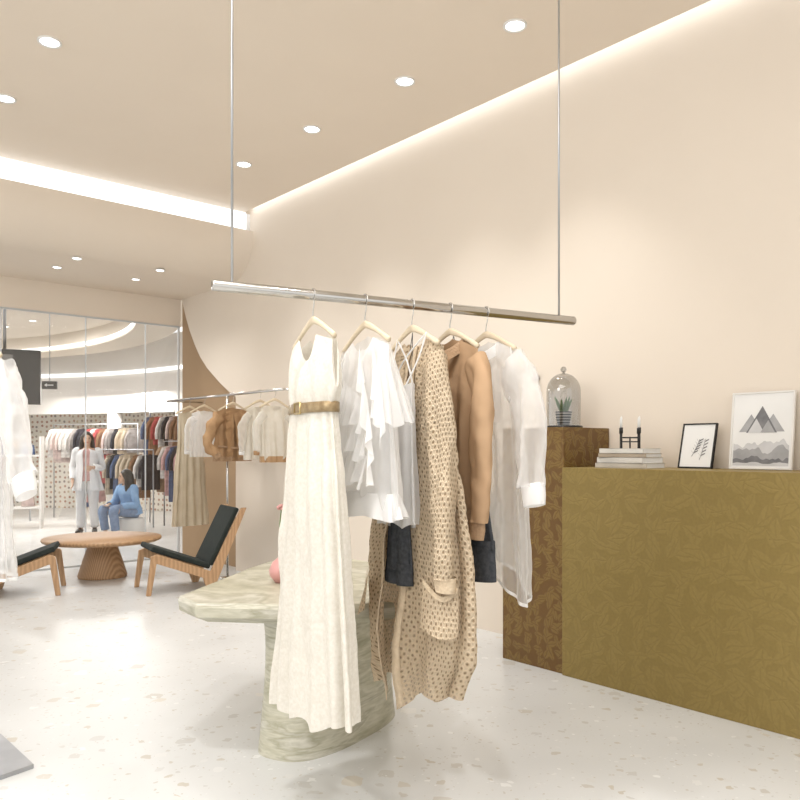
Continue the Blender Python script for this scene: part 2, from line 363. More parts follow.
# ------------------------------------------------------------------ room shell (local x = s, y = t)
def rbox(name, a, b, mat, **k):
    q=B(); q.box(a,b); return flat(q, name, mat, rot=RZ, **k)
rbox('floor', (-6,-4,-.1), (4.55,9.4,0), TERR, kind=S)
rbox('ceiling', (-6,-4,4.0), (4.31,7.8,4.1), CEIL, kind=S)
q=B()
curve=[(7.88,1.985),(8.05,2.06),(8.25,2.165),(8.58,2.37),(8.76,2.52),(8.90,2.68),(9.04,2.87),(9.147,3.05),(9.22,3.20),(9.27,3.32)]
poly=[(-4,0),(7.88,0)]+curve+[(9.4,3.32),(9.4,4.3),(-4,4.3)]
q.prism(poly, 4.4, 4.52, 0, PERM)
flat(q,'wall_right', WALL, rot=RZ, kind=S)
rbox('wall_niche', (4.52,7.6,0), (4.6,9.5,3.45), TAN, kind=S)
q=B(); R_=.46
prof=[(7.5,3.80),(7.5,3.3+R_)]+[(7.5+R_-R_*math.cos(a),3.3+R_-R_*math.sin(a)) for a in [pi/2*i/16 for i in range(1,17)]]+[(9.3,3.3)]
def sf(u,v):
    k=v*(len(prof)-1); i=min(int(round(k)),len(prof)-1)
    return (-6+10.4*u, prof[i][0], prof[i][1]),(u,v)
q.grid(1,len(prof)-1,sf)
o=q.obj('wall_back',WALL,rot=RZ,kind=S)
rbox('wall_header', (-6,9.3,2.965), (4.4,9.4,3.3), WALL, kind=S)
rbox('ceiling_lower', (-6,7.98,3.305), (4.4,9.4,3.38), WALL, kind=S)
rbox('trim_2', (4.2,-4,4.24), (4.6,7.9,4.30), CEIL, kind=S)
rbox('trim_3', (-6,7.56,3.78), (4.4,7.62,4.0), WHITEP, kind=S)
o=rbox('cove_light', (-6,7.525,3.805), (4.33,7.555,3.998), LEDW, label='broad linear white LED cove light above the soffit', category='light strip')
o=rbox('cove_light', (4.315,-4,4.06), (4.39,7.50,4.08), LEDC, label='long linear white LED cove light along wall top', category='light strip')

# glazing
GFR=pm('pale_glazing_seal',(.62,.64,.65),(.58,.60,.61),4,.4)
q=B(); q.box((-6,9.33,0),(4.4,9.345,2.965)); flat(q,'window_1',GLASS,rot=RZ,kind=S)
for i,s_ in enumerate((3.22,3.95,2.3,4.385)):
    rbox('trim_%d'%(4+i), (s_-.004,9.325,0),(s_+.004 if i<3 else 4.4,9.35,2.965), GFR, kind=S)
rbox('trim_9', (-6,9.325,2.945),(4.4,9.35,2.965), GFR, kind=S)
rbox('trim_10', (-6,9.325,0),(4.4,9.35,.02), GFR, kind=S)

# downlights
def downlight(x,y,z,r):
    q=B(); q.lathe([(r*.78,z+.004),(r,z+.004),(r*1.02,z-.006),(r*.98,z-.012),(r*.80,z-.008),(r*.78,z+.004)],32)
    o=q.obj('downlight', WHITEP, loc=(x,y,0), label='round white recessed ceiling downlight, switched on', category='ceiling light', group='ceiling downlights')
    q=B(); q.lathe([(.0001,z-.004),(r*.79,z-.004)],32); q.obj('lamp_disc', LAMPE, parent=o)
    return o
DL=[(-2.24,4.93),(-2.93,5.73),(.707,4.74),(.035,5.46),(-.717,6.28),(-1.43,7.06)]
for x,y in DL: downlight(x,y,4.0,.072)
DL2=[(-2.56,8.23),(-2.97,8.67),(-3.6,8.09),(-3.23,7.71)]
for x,y in DL2: downlight(x,y,3.3,.05)
def spot(x,y,z,e,size=1.5,blend=1,rad=.07,col=(1,.985,.965)):
    l=bpy.data.lights.new('spot','SPOT'); l.energy=e; l.spot_size=size; l.spot_blend=blend; l.shadow_soft_size=rad; l.color=col
    o=bpy.data.objects.new('spot_lamp',l); COL.objects.link(o); o.location=(x,y,z)
for i,(x,y) in enumerate(DL): spot(x,y,3.96,60 if i<2 else 80)
for x,y in DL2: spot(x,y,3.27,36,2.3)
for x,y,e in ((-.9,2.3,130),(.7,1.9,120),(-2.3,3.2,40)): spot(x,y,3.96,e,rad=.05)

# ------------------------------------------------------------------ counter & tall box
F0=3.884
def st(x,y): return (x*.7524+y*.6587, -x*.6587+y*.7524)
tA=st(.999,4.755)[1]
tB0=st(.680,5.14)[1]
q=B(); q.box((F0,.2,0),(4.395,tA,1.28))
c=flat(q,'sales_counter',COUNT,bevel=.003,rot=RZ,label='long olive-gold counter with embossed leaf pattern against wall',category='counter')
q=B(); q.box((F0+.02,tA+.004,0),(4.395,tB0,1.53))
flat(q,'display_plinth',BROWN,bevel=.003,rot=RZ,label='taller bronze plinth with leaf relief beside the counter',category='plinth')

def RW(s,t): return (s*.7524-t*.6587, s*.6587+t*.7524)

# books on counter
bx=RW(4.13,2.60)
z=1.28
for i,(l,w,h,colr,rz) in enumerate(((.34,.23,.030,(.58,.54,.48),.05),(.32,.22,.034,(.72,.70,.66),-.04),(.31,.21,.024,(.46,.38,.29),.08),(.30,.20,.030,(.76,.74,.69),0))):
    mt=pm('book_cover_%d'%i, colr, tuple(x*.85 for x in colr), 9, .6)
    r=B(); r.box((-w/2,-l/2,0),(w/2,l/2,.003)); r.box((-w/2,-l/2,h-.003),(w/2,l/2,h)); r.box((-w/2,-l/2,0),(-w/2+.004,l/2,h))
    o=flat(r,'book',mt,loc=(bx[0],bx[1],z),rot=RZ+rz,label=['large taupe grey book at bottom of stack','off-white hardcover book in stack','brown thin book in stack','cream book on top of stack'][i],category='book',group='books stacked on the counter')
    r=B(); r.box((-w/2+.005,-l/2+.004,.003),(w/2-.005,l/2-.004,h-.003)); flat(r,'pages',PAPER,parent=o)
    z+=h
# candle holder
o=root('candle_holder','black metal multi-arm candle holder with slim white candles on books','candle holder',(bx[0],bx[1],z),RZ+.62)
r=B()
CP=((-.052,-.052),(.052,-.052),(.052,.052),(-.052,.052))
for p in CP:
    r.tube([(p[0],p[1],.0),(p[0],p[1],.115)],[.0055]*2,12)
    r.tube([(p[0],p[1],.09),(p[0],p[1],.125)],[.009]*2,12)
    r.tube([(p[0],p[1],.065),(0,0,.065)],[.004]*2,8,ref=(0,0,1))
r.tube([(0,0,0),(0,0,.07)],[.005]*2,10)
for i in range(4):
    p=CP[i];p2=CP[(i+1)%4]; r.tube([(p[0],p[1],.04),(p2[0],p2[1],.04)],[.0035]*2,8,ref=(0,0,1))
r.obj('frame',BLKP,parent=o)
for p in CP:
    r=B(); r.lathe([(.005,.125),(.005,.18),(.003,.185),(.0008,.195)],12,M=Matrix.Translation((p[0],p[1],0))); r.obj('candle',PAPER,parent=o)

# cloche + plant on the plinth
cx,cy=RW(4.14,3.1)
o=root('glass_cloche','clear glass bell cloche covering a plant on plinth','cloche',(cx,cy,1.53))
r=B(); r.lathe([(.0001,0),(.122,0),(.125,.008),(.120,.016),(.0001,.016)],40); r.obj('base',BLKP,parent=o)
r=B()
pr=[(.108,.016),(.110,.12),(.110,.24)]+[(.110*math.cos(a),.24+.12*math.sin(a)) for a in [pi/2*i/12 for i in range(1,12)]]+[(.0001,.36)]
r.lathe(pr,48,cap=False); r.obj('dome',CLOCHE,parent=o)
r=B(); r.sph((0,0,.384),.02); r.tube([(0,0,.356),(0,0,.37)],[.009]*2); r.obj('knob',CLOCHE,parent=o)
o=root('potted_plant','small spiky green plant in a dark striped pot','plant',(cx,cy,1.548))
r=B(); r.lathe([(.0001,0),(.038,0),(.052,.08),(.054,.09),(.046,.09),(.044,.075),(.0001,.075)],28); r.obj('pot',m_wave('striped_pot',[(0,(.02,.02,.02)),(.5,(.03,.03,.03)),(.55,(.5,.48,.44)),(1,(.5,.48,.44))],18,0,.5,bump=0),parent=o)
for i in range(9):
    a=i*2.4; L=.07+.05*random.random(); t_=.25+.3*random.random()
    r=B(); r.tube([(.01*math.cos(a),.01*math.sin(a),.07),((.01+L*t_*.5)*math.cos(a),(.01+L*t_*.5)*math.sin(a),.07+L*.6),((.01+L*t_)*math.cos(a),(.01+L*t_)*math.sin(a),.075+L)],[(.008,.003),(.010,.003),(.001,.001)],8,sub=4)
    r.obj('leaf',GREEN,parent=o)

def pframe(name,label,s,t,w,h,fw,mat,lean,art,yaw=0):
    x,y=RW(s,t)
    ang=RZ-pi/2+yaw
    o=root(name,label,'picture frame',(x,y,1.2825),euler=(-lean,0,ang))
    r=B()
    r.box((-w/2,0,0),(w/2,.018,fw)); r.box((-w/2,0,h-fw),(w/2,.018,h)); r.box((-w/2,0,fw),(-w/2+fw,.018,h-fw)); r.box((w/2-fw,0,fw),(w/2,.018,h-fw))
    flat(r,'frame',mat,parent=o,bevel=.001)
    r=B(); r.box((-w/2+fw,.006,fw),(w/2-fw,.014,h-fw)); flat(r,'print',PAPER,parent=o)
    art(o,w,h)
def tri(r,x,z,a,y,m=0,hh=None):
    hh=hh or a*.9; r.add([(x-a/2,y,z),(x+a/2,y,z),(x,y,z+hh)],[(0,1,2)],m)
G1=pm('ink_dark',(.16,.16,.17),(.24,.24,.25),14,.9); G2_=pm('ink_mid',(.34,.34,.35),(.45,.45,.46),9,.9); G3_=pm('ink_light',(.58,.58,.59),(.66,.66,.67),9,.9)
def art1(o,w,h):
    r=B()
    tri(r,-.06,.21,.13,.0052,1,.10); tri(r,.06,.21,.13,.0052,1,.10); tri(r,0,.205,.17,.0046,0,.15); tri(r,-.03,.205,.09,.0042,2,.08); tri(r,.035,.205,.08,.0038,1,.07)
    def ridge(z0,amp,y,m,sd):
        n=40; vs=[];fs=[]
        for i in range(n+1):
            x=-w/2+.02+(w-.04)*i/n; vs+= [(x,y,.02),(x,y,z0+amp*noise.noise(Vector((x*14+sd,sd,0)))+amp*.4*noise.noise(Vector((x*45,sd,1))))]
        for i in range(n): fs.append((2*i,2*i+2,2*i+3,2*i+1))
        r.add(vs,fs,m)
    ridge(.145,.05,.0052,2,3); ridge(.11,.04,.0046,1,9); ridge(.06,.03,.0042,0,5); ridge(.035,.012,.0038,2,1)
    flat(r,'mountain_motif',[G1,G2_,G3_],parent=o)
def art2(o,w,h):
    r=B()
    for sx,zz,L,a in ((-.03,.07,.12,.5),(.025,.05,.13,.25)):
        pts=[(sx+math.sin(a)*L*k/6*(1-.05*k),.0045,zz+math.cos(a)*L*k/6) for k in range(7)]
        r.tube(pts,[.0012]*7,6)
        for k in range(1,6):
            for sg in (-1,1):
                p=Vector(pts[k]); d=Vector((sg*.02+math.sin(a)*.012,0,.018)); r.add([p,p+d+Vector((.004,0,-.003)),p+d*1.2,p+d*.5+Vector((-.004,0,.004))],[(0,1,2,3)])
    flat(r,'botanical_motif',G1,parent=o)
pframe('picture_frame','white-framed print of grey triangles above misty mountains',4.30,1.90,.345,.435,.010,FR_W,.12,art1)
pframe('picture_frame','small black-framed botanical print leaning against the wall',4.27,2.265,.225,.27,.008,BLKP,.22,art2,-.12)
hx,hy=RW(4.385,3.52)
r=B(); r.tube([(0,0,0),(.0,-.02,0)],[.028,.024],20,ref=(0,0,1))
r.obj('wall_knob',STEEL,loc=(hx,hy,1.90),rot=RZ-pi/2,label='small round grey knob mounted on the wall',category='wall knob')

# ------------------------------------------------------------------ stone island table
o=root('display_table','sculptural pale green marble table with angular slab top on pedestal','table',(-.35,3.8,0))
r=B()
tp=[(-1.02,3.54),(-.90,3.38),(-.45,3.33),(-.02,3.38),(.10,3.75),(.02,4.4),(-.30,4.75),(-.74,4.78),(-.86,4.35)]
tp=[(x+.35,y-3.8) for x,y in tp]
cxm=sum(p[0] for p in tp)/len(tp); cym=sum(p[1] for p in tp)/len(tp)
def sc_(k): return [(cxm+(x-cxm)*k, cym+(y-cym)*k) for x,y in tp]
lv=[(.90,.625),(.99,.655),(1.0,.70),(.985,.72)]
vs=[];n=len(tp)
for k,zz in lv:
    for (x,y) in sc_(k): vs.append((x,y,zz))
fs=[tuple(range(n-1,-1,-1)), tuple(3*n+i for i in range(n))]
for j in range(3):
    for i in range(n): fs.append((j*n+i,j*n+(i+1)%n,(j+1)*n+(i+1)%n,(j+1)*n+i))
r.add(vs,fs); flat(r,'table_top',STONE,parent=o,bevel=.003)
r=B()
dx,dy=.19,.30
def ped(u,v):
    a=2*pi*u; th=math.atan2(dy,dx)
    k=.92+.10*(1-v)**2+ .05*v**6
    ca,sa=math.cos(a),math.sin(a)
    ex=math.copysign(abs(ca)**.75,ca)*.43*k; ey=math.copysign(abs(sa)**.75,sa)*.205*k
    nn=1+.03*noise.noise(Vector((ex*4,ey*4,v*2)))
    x=(ex*math.cos(th)-ey*math.sin(th))*nn; y=(ex*math.sin(th)+ey*math.cos(th))*nn
    return (x+.01,y+.04,v*.63),(u,v)
r.grid(64,12,ped,closed=True)
r.obj('pedestal',STONE,parent=o)
o=root('flower_vase','round pink ceramic bud vase on the stone table','vase',(-.60,3.90,.72))
r=B(); r.lathe([(.0001,0),(.03,0),(.058,.035),(.062,.065),(.045,.105),(.018,.125),(.016,.15),(.02,.155),(.012,.155),(.01,.13)],32); r.obj('body',PINKV,parent=o)
r=B(); r.tube([(0,0,.12),(-.01,0,.25),(.0,0,.37)],[.0025]*3,8,sub=4); r.obj('stem',GREEN,parent=o)
r=B()
for i in range(7):
    a=i*.9; r.sph((.0+.014*math.cos(a),.014*math.sin(a),.375+.006*(i%3)),(.012,.012,.009))
r.obj('flower_head',PINKV,parent=o)

# ------------------------------------------------------------------ main hanging rail
RL=1.971
A=Vector((-.658,2.70,RL)); Bv=Vector((.782,3.465,RL)); RD=(Bv-A).normalized()
o=root('hanging_rail','polished chrome clothes rail suspended on two thin rods','clothes rail',(0,0,0))
r=B(); r.tube([A,A+RD*.002,A+RD*.004,Bv-RD*.004,Bv],[.016,.019,.0195,.0195,.017],28,ref=(0,0,1)); r.obj('bar',CHROME,parent=o)
for t_ in (.0436,.947):
    p=A.lerp(Bv,t_)
    r=B(); r.tube([(p.x,p.y,RL-.012),(p.x,p.y,4.0)],[.0046]*2,12); r.obj('suspension_rod',STEEL,parent=o)
ROT=math.atan2(-.883,.469)

def hanger(x,y,rl=RL,rot=ROT,half=.205,drop=.092,apex=1.885,group='pale wooden hangers on the chrome rail',label='pale wooden clothes hanger with chrome hook',rr=.0195):
    r=B(); pts=[];rad=[]
    for i in range(-12,13):
        k=i/12; pts.append((k*half,0,apex-drop*abs(k)**1.25-.008*(1-abs(k)))); rad.append((.009+.006*(1-abs(k))**2+(.002 if abs(k)>.8 else 0),.006+.002*abs(k)))
    r.tube(pts,rad,12,ref=(0,1,0))
    o=r.obj('clothes_hanger',HANGW,loc=(x,y,0),rot=rot,label=label,category='hanger',group=group)
    r=B(); R=rr+.0035; cz=rl
    pts=[(0,0,apex-.01),(0,0,apex+.02),(R*.5,0,rl-R-.012)]
    for i in range(11):
        a=-pi*.35+ (pi*1.4)*i/10
        pts.append((R*math.cos(a),0,cz+R*math.sin(a)))
    r.tube(pts,[.0022]*len(pts),8,ref=(0,1,0),sub=2); r.obj('hook',CHROME,parent=o)
    return o
def rp(t): p=A.lerp(Bv,t); return p.x,p.y
P1,P2,P3,P4,P5=[rp(t) for t in (.2315,.363,.490,.599,.708)]
for p in (P1,P2,P3,P4,P5): hanger(*p)

def cat(keys,x):
    if x<=keys[0][0]: return keys[0][1:]
    if x>=keys[-1][0]: return keys[-1][1:]
    for i in range(len(keys)-1):
        if keys[i][0]<=x<=keys[i+1][0]:
            k0=keys[max(i-1,0)];k1=keys[i];k2=keys[i+1];k3=keys[min(i+2,len(keys)-1)]
            t=(x-k1[0])/(k2[0]-k1[0]); res=[]
            for j in range(1,len(k1)):
                p0,p1,p2,p3=k0[j],k1[j],k2[j],k3[j]
                m1=(p2-p0)/2; m2=(p3-p1)/2
                res.append((2*t**3-3*t**2+1)*p1+(t**3-2*t**2+t)*m1+(-2*t**3+3*t**2)*p2+(t**3-t**2)*m2)
            return res
def shell(r,zb,zt,keys,nth=120,nv=50,kf=9,seed=0,wr=.006,gap=None,cx=0,cy=0,skew=0,m=0):
    def fn(u,v):
        if gap:
            g=gap(v); th=-pi/2+g+(2*pi-2*g)*u
        else: th=2*pi*u
        c,s_=math.cos(th),math.sin(th)
        a,b,f=cat(keys,v)
        z0=zb(c,s_); z1=zt(c,s_); z=z0+(z1-z0)*v
        nx,ny=c*b,s_*a; L=math.hypot(nx,ny) or 1; nx/=L;ny/=L
        d=f*(math.sin(kf*th+seed+.9*math.sin(2*th+seed)+ .7*v)+(.45*math.sin((kf+5)*th+2*seed+v+1.2*math.sin(3*th))))
        x=cx+a*c+skew*(1-v); y=cy+b*s_
        fade=1 if v<.9 else max(0,(1-v)/.1)
        d+=fade*wr*(1.2*noise.noise(Vector((x*9+seed,y*9,z*2.2)))+.8*noise.noise(Vector((x*20,y*20+seed,z*4+x*9)))+.3*noise.noise(Vector((x*26,y*26,z*22+seed))))
        return (x+nx*d,y+ny*d,z),(th*(a+b)*.5,z)
    r.grid(nth,nv,fn,closed=not gap,m=m)

# ---------------------------------------------- maxi dress
o=root('maxi_dress','long ivory sleeveless textured maxi dress with bronze belt','dress',(P1[0],P1[1],0),ROT)
r=B()
def hem1(c,s_): return .42+.03*c-.015*max(0,-s_)+.014*math.sin(9*c)
shell(r,hem1,lambda c,s_:1.535,[(0,.325,.078,.024),(.2,.305,.072,.018),(.5,.268,.065,.012),(.8,.228,.06,.008),(.93,.206,.056,.008),(1,.192,.052,.004)],260,90,12,1.3,.010)
r.obj('skirt',DRESS,parent=o)
r=B()
def top1(c,s_):
    x=abs(c)
    nk=1.725 if s_<0 else 1.775
    if x<.38: return nk+(1.812-nk)*(x/.38)**2.0
    if x<.93: return 1.812-.030*(x-.38)/.55
    return 1.782-.15*((x-.93)/.07)
shell(r,lambda c,s_:1.555,top1,[(0,.195,.055,.005),(.3,.214,.060,.004),(.7,.228,.050,.002),(.95,.222,.030,.001),(1,.220,.024,.0)],300,36,9,2.2,.006)
r.obj('bodice',DRESS,parent=o)
r=B(); r.lathe([(1.0,1.527),(1.03,1.53),(1.03,1.562),(1.0,1.565)],64,sx=.200,sy=.060,cap=False)
r.obj('belt',BELT,parent=o)
r=B(); r.tube([(-.03,-.062,1.527),(-.03,-.062,1.566),(.03,-.062,1.566),(.03,-.062,1.527),(-.03,-.062,1.527)],[.004]*5,8,ref=(0,1,0)); r.obj('buckle',GOLD,parent=o)

# ---------------------------------------------- generic top
def top(name,label,category,loc,rot,mats,zs=1.85,hem=1.15,hs=.2,ha=.25,hb=.08,slope=.36,neck=.09,dip=.07,sleeve=None,sr=(.062,.05),kf=9,fold=.010,seed=0,gap=0,single=False,cuff=None,collar=False,group=None,nth=120,nv=40,hemf=None,ssub=5,band=None,wr=.008,seam=None,stap=(.30,.22)):
    def ztop(c,s_):
        x=abs(c)*hs
        z=zs-slope*x
        if x<neck:
            k=1-(x/neck)**2; z-= (dip if s_<0 else dip*.25)*k
        return z
    hemf=hemf or (lambda c,s_: hem)
    parts=[]
    r=B()
    KY=[(0,ha,hb,fold),(.35,(ha+hs)/2+.01,hb*.95,fold*.8),(.75,hs+.012,hb*.75,fold*.5),(.93,hs+.003,hb*.4,.001),(1,hs,.012,0)]
    shell(r,hemf,ztop,KY,nth,nv,kf,seed,wr,gap=(lambda v: gap*(1-v)+.02) if gap else None)
    parts.append(('body',r,0))
    nrow=len(r.v)//(nv+1)
    def strip(hgt):
        r2=B(); vs=[]; fs=[]
        for i in range(nrow):
            p=r.v[i]; q=r.v[i+nrow]; d=(q-p).normalized()*hgt; o_=Vector((p.x,p.y*3,0)).normalized()*.0018
            vs+= [p+o_,p+d+o_]
        for i in range(nrow-1): fs.append((2*i,2*i+2,2*i+3,2*i+1))
        r2.add(vs,fs); return r2
    if seam: parts.append(('hem_band',strip(seam),2))
    if band: parts.append(('waistband',strip(band),2))
    if sleeve:
        for sg in (-1,1):
            rr_=B(); path=[(sg*(hs-.035),0,zs-slope*hs-.055)]+[(sg*p[0],p[1],p[2]) for p in (sleeve if isinstance(sleeve,list) else sleeve[sg])]
            n=len(path); rad=[(sr[0]*(1.0-stap[0]*i/(n-1)),sr[1]*(1.0-stap[1]*i/(n-1))) for i in range(n)]
            rr_.tube(path,rad,40 if not single else 12,wr=wr*1.1,seed=seed+sg,cap=False,sub=ssub if single else ssub+3)
            parts.append(('sleeve',rr_,1))
            if cuff:
                rc=B(); p=Vector(path[-1]); q_=Vector(path[-2]); d=(p-q_).normalized()
                rc.tube([p-d*.012,p,p+d*cuff*.5,p+d*cuff],[(rad[-1][0]*.95,rad[-1][1]*.95)]*3+[(rad[-1][0]*.85,rad[-1][1]*.85)],32,cap=False,wr=.004)
                parts.append(('cuff',rc,2))
    if collar:
        rk=B()
        def cf(u,v):
            th=-pi/2+.25+(2*pi-.5)*u; rr=neck*.9*(1+.25*v)
            fr=max(0,-math.sin(th))
            return (rr*math.cos(th), .045*math.sin(th)*(1+.6*v), zs-.03-slope*neck*.4+.03*math.sin(v*pi)-.035*v-dip*.7*fr),(u,v)
        rk.grid(40,6,cf); parts.append(('collar',rk,2))
    if single:
        r=B()
        for nme,p,mi in parts:
            r.add(p.v,p.f,mi,p.uv)
        kw=dict(label=label,category=category)
        if group: kw['group']=group
        return r.obj(name,mats,loc=(loc[0],loc[1],loc[2] if len(loc)>2 else 0),rot=rot,**kw)
    o=root(name,label,category,(loc[0],loc[1],0),rot,group)
    for nme,p,mi in parts: p.obj(nme,mats[mi],parent=o)
    return o

def ruffle(r,pts,wd,amp,waves,nl=140,nw=8,m=0,seed=0):
    pts=[Vector(p) for p in pts]; n=len(pts)-1
    def at(u):
        k=min(int(u*n),n-1); f=u*n-k
        p0=pts[max(k-1,0)];p1=pts[k];p2=pts[k+1];p3=pts[min(k+2,n)]
        return .5*((2*p1)+(p2-p0)*f+(2*p0-5*p1+4*p2-p3)*f*f+(3*p1-p0-3*p2+p3)*f**3)
    def fn(u,v):
        p=at(u); w=Vector(wd(u))
        ph=2*pi*waves*u+seed+1.2*math.sin(7*u+seed)
        off=Vector((0,-1,0))*amp*v*(math.sin(ph)+.25*math.sin(2.3*ph))+Vector((.3,0,1))*amp*.5*v*math.cos(ph*1.0+.8)
        return p+w*v*(1+.12*math.sin(ph*.5))+off+Vector((0,-.006-.02*v,0)),(u,v)
    r.grid(nl,nw,fn,m=m)
# ---------------------------------------------- ruffled blouse
o=top('ruffled_blouse','white chiffon blouse with cascading layered ruffles and lace yoke','blouse',P2,ROT,[WHT,LACE,WHTO],zs=1.85,hem=1.15,hs=.205,ha=.255,hb=.072,sleeve=None,fold=.010,kf=10,seed=.7,hemf=lambda c,s_:1.15+.008*math.sin(5*c),wr=.012)
for k,(pts_,w_,wz,wv,sd) in enumerate((
    ([(.02,-.025,1.80),(.10,-.06,1.70),(.18,-.065,1.55),(.19,-.075,1.38)],.07,-.13,5,0),
    ([(.12,-.02,1.79),(.20,-.04,1.70),(.245,-.04,1.58)],.06,-.17,4,2),
    ([(-.10,-.05,1.70),(.02,-.08,1.64),(.17,-.07,1.57)],.02,-.11,6,4),
    ([(-.17,-.05,1.60),(-.02,-.085,1.54),(.18,-.075,1.47)],.02,-.11,6,6),
    ([(-.19,-.05,1.49),(-.02,-.085,1.43),(.19,-.075,1.37)],.02,-.11,6,1),
    ([(-.06,-.04,1.79),(-.09,-.06,1.66),(-.17,-.06,1.50)],-.06,-.12,5,5))):
    r=B(); ruffle(r,pts_,lambda u:(w_,-.01,wz*(.9+.2*math.sin(3*u))),.015,wv,200,10,seed=sd)
    r.obj('front_ruffle',WHT,parent=o)
for sg in (-1,1):
    r=B()
    def fs_(u,v):
        th=pi*u-pi/2
        x=sg*(.17+.045*v+.075*v*math.cos(th)); y=(.02+.06*v)*math.sin(th)
        w=.010*v*math.sin(11*th+sg)
        return (x+w*sg,y+w*.5,1.79-.27*v-.04*v*math.cos(th)+.012*v*math.sin(5*th)),(u,v)
    r.grid(80,14,fs_); r.obj('flutter_sleeve',LACE if sg<0 else WHT,parent=o)
r=B()
def pep(u,v):
    th=2*pi*u; w=.012*v*math.sin(14*th+math.sin(3*th)); a=.25+.03*v+w; b=.072+.03*v+w
    return (a*math.cos(th),b*math.sin(th),1.235-.09*v+.008*v*math.sin(5*th)),(u,v)
r.grid(200,8,pep,closed=True); r.obj('hem_ruffle',WHTO,parent=o)

# ---------------------------------------------- cardigan + camisole + shorts
o=root('knit_cardigan','long beige open-knit cardigan with patch pockets and ribbed trim','cardigan',(P3[0],P3[1],0),ROT)
CY=.03
r=B()
def ztc(c,s_): return 1.86-.36*abs(c)*.21-(.05*(1-(abs(c)*.21/.09)**2) if abs(c)*.21<.09 else 0)
def zbc(c,s_): return .44-.085*math.cos(2.9*(c-.05))**2+.02*abs(s_)+.09*abs(c)**5+.02*c
KC=[(0,.28,.105,.022),(.12,.35,.11,.026),(.35,.36,.095,.020),(.6,.29,.075,.015),(.85,.225,.05,.006),(.96,.208,.028,.001),(1,.205,.012,0)]
GP=lambda v:.04+.12*(1-v)**1.1
shell(r,zbc,ztc,KC,260,110,7,.4,.018,gap=GP,cy=CY*.8)
bod=r
r.obj('body',KNIT,parent=o)
for sg in (-1,1):
    r=B()
    if sg>0: path=[(.165,0,1.74),(.235,-.01,1.55),(.29,-.03,1.32),(.325,-.045,1.10),(.335,-.05,.93)]
    else: path=[(-.165,0.02,1.74),(-.235,.02,1.55),(-.27,.03,1.32),(-.29,.03,1.10),(-.30,.03,.95)]
    r.tube(path,[(.08,.04),(.075,.040),(.062,.038),(.055,.036),(.05,.034)],40,wr=.016,seed=3+sg,cap=False,sub=8); r.obj('sleeve',KNIT,parent=o)
    r=B(); p=Vector(path[-1]); r.tube([p+Vector((0,0,.01)),p-Vector((0,0,.02)),p-Vector((0,0,.045))],[(.05,.034),(.047,.033),(.042,.031)],28,cap=False,wr=.004); r.obj('cuff',KNITRIB,parent=o)
row=261
for sg in (-1,1):
    r=B(); vs=[]; fs=[]
    for j in range(111):
        i0=j*row+(0 if sg>0 else 260); i1=j*row+(5 if sg>0 else 255)
        p=bod.v[i0]; q=bod.v[i1]; off=Vector((0,-.006,0))
        d=(q-p); d=d.normalized()*min(.030,max(d.length,.02))
        vs+=[p-d*.15+off,p+d+off]
    for j in range(110): fs.append((2*j,2*j+1,2*j+3,2*j+2))
    r.add(vs,fs); r.obj('front_band',KNITRIB,parent=o,solid=.004)
def pkt(sg):
    def f(u,v):
        vv=.20+.125*v; th=-pi/2+sg*(.62+.62*u)
        a,b,fo=cat(KC,vv); c,s_=math.cos(th),math.sin(th)
        off=.030+.024*math.sin(pi*u)*max(0,1-v)+.014*(1-v)
        z=zbc(c,s_)+(ztc(c,s_)-zbc(c,s_))*vv-.045*math.sin(pi*u)*(.3+.7*v)
        return ((a+off)*c,(b+off)*s_+CY*.8,z),(th*.3,z)
    return f
for sg in (-1,1):
    f=pkt(sg)
    r=B(); r.grid(20,16,f); r.obj('pocket',KNIT,parent=o)
    r=B()
    def f2(u,v):
        p,_=f(u,1+.14*(v-.5)); return (p[0]*1.008,p[1]-.004,p[2]),(u,v)
    r.grid(20,3,f2); r.obj('pocket_trim',KNITRIB,parent=o)

PC=rp(.452)
o=root('camisole','white camisole with thin straps layered before the cardigan','camisole',(PC[0],PC[1],0),ROT)
r=B(); shell(r,lambda c,s_:1.10+.01*math.sin(8*c),lambda c,s_:1.62+.03*abs(c),[(0,.14,.035,.010),(.6,.125,.03,.007),(1,.12,.025,.003)],140,30,9,2,.008)
r.obj('body',WHTO,parent=o)
for sg in (-1,1):
    for s2 in (-1,1):
        r=B(); r.tube([(sg*.09,s2*.02,1.63),(sg*(.105 if s2<0 else .02),.03,1.74),(sg*.12*(1 if s2<0 else -1),.06,1.845)],[.0035]*3,8,sub=4); r.obj('strap',WHTO,parent=o)

def shorts(loc,zt,zb,a,b,label,seed=0,lp=0.0):
    o=root('denim_shorts',label,'shorts',(loc[0],loc[1],0),ROT)
    r=B(); zc=zt-.2
    shell(r,lambda c,s_:zc,lambda c,s_:zt,[(0,a*1.1,b,.005),(1,a*.9,b*.85,.002)],80,14,6,seed,.004)
    r.obj('hip',DENIM,parent=o,solid=.003)
    for sg in (-1,1):
        r=B(); r.tube([(sg*a*.53,0,zc+.03),(sg*a*.56,0,(zc+zb)/2),(sg*a*.58,0,zb)],[(a*.55,b*.98),(a*.56,b),(a*.56,b*1.02)],32,cap=False,wr=.006,sub=4); r.obj('leg',DENIM,parent=o,solid=.003)
    r=B(); r.lathe([(1,zt-.035),(1.04,zt-.03),(1.04,zt),(1,zt+.002)],48,sx=a*.9,sy=b*.87,cap=False); r.obj('waistband',DENIM,parent=o,solid=.003)
    for sg in (-1,1):
        r=B(); r.tube([(sg*a*.7,0,zt),(sg*a*.6,lp*.4,zt+.35),(0,lp,1.86)],[.0015]*3,6); r.obj('hanging_loop',DENIM,parent=o)
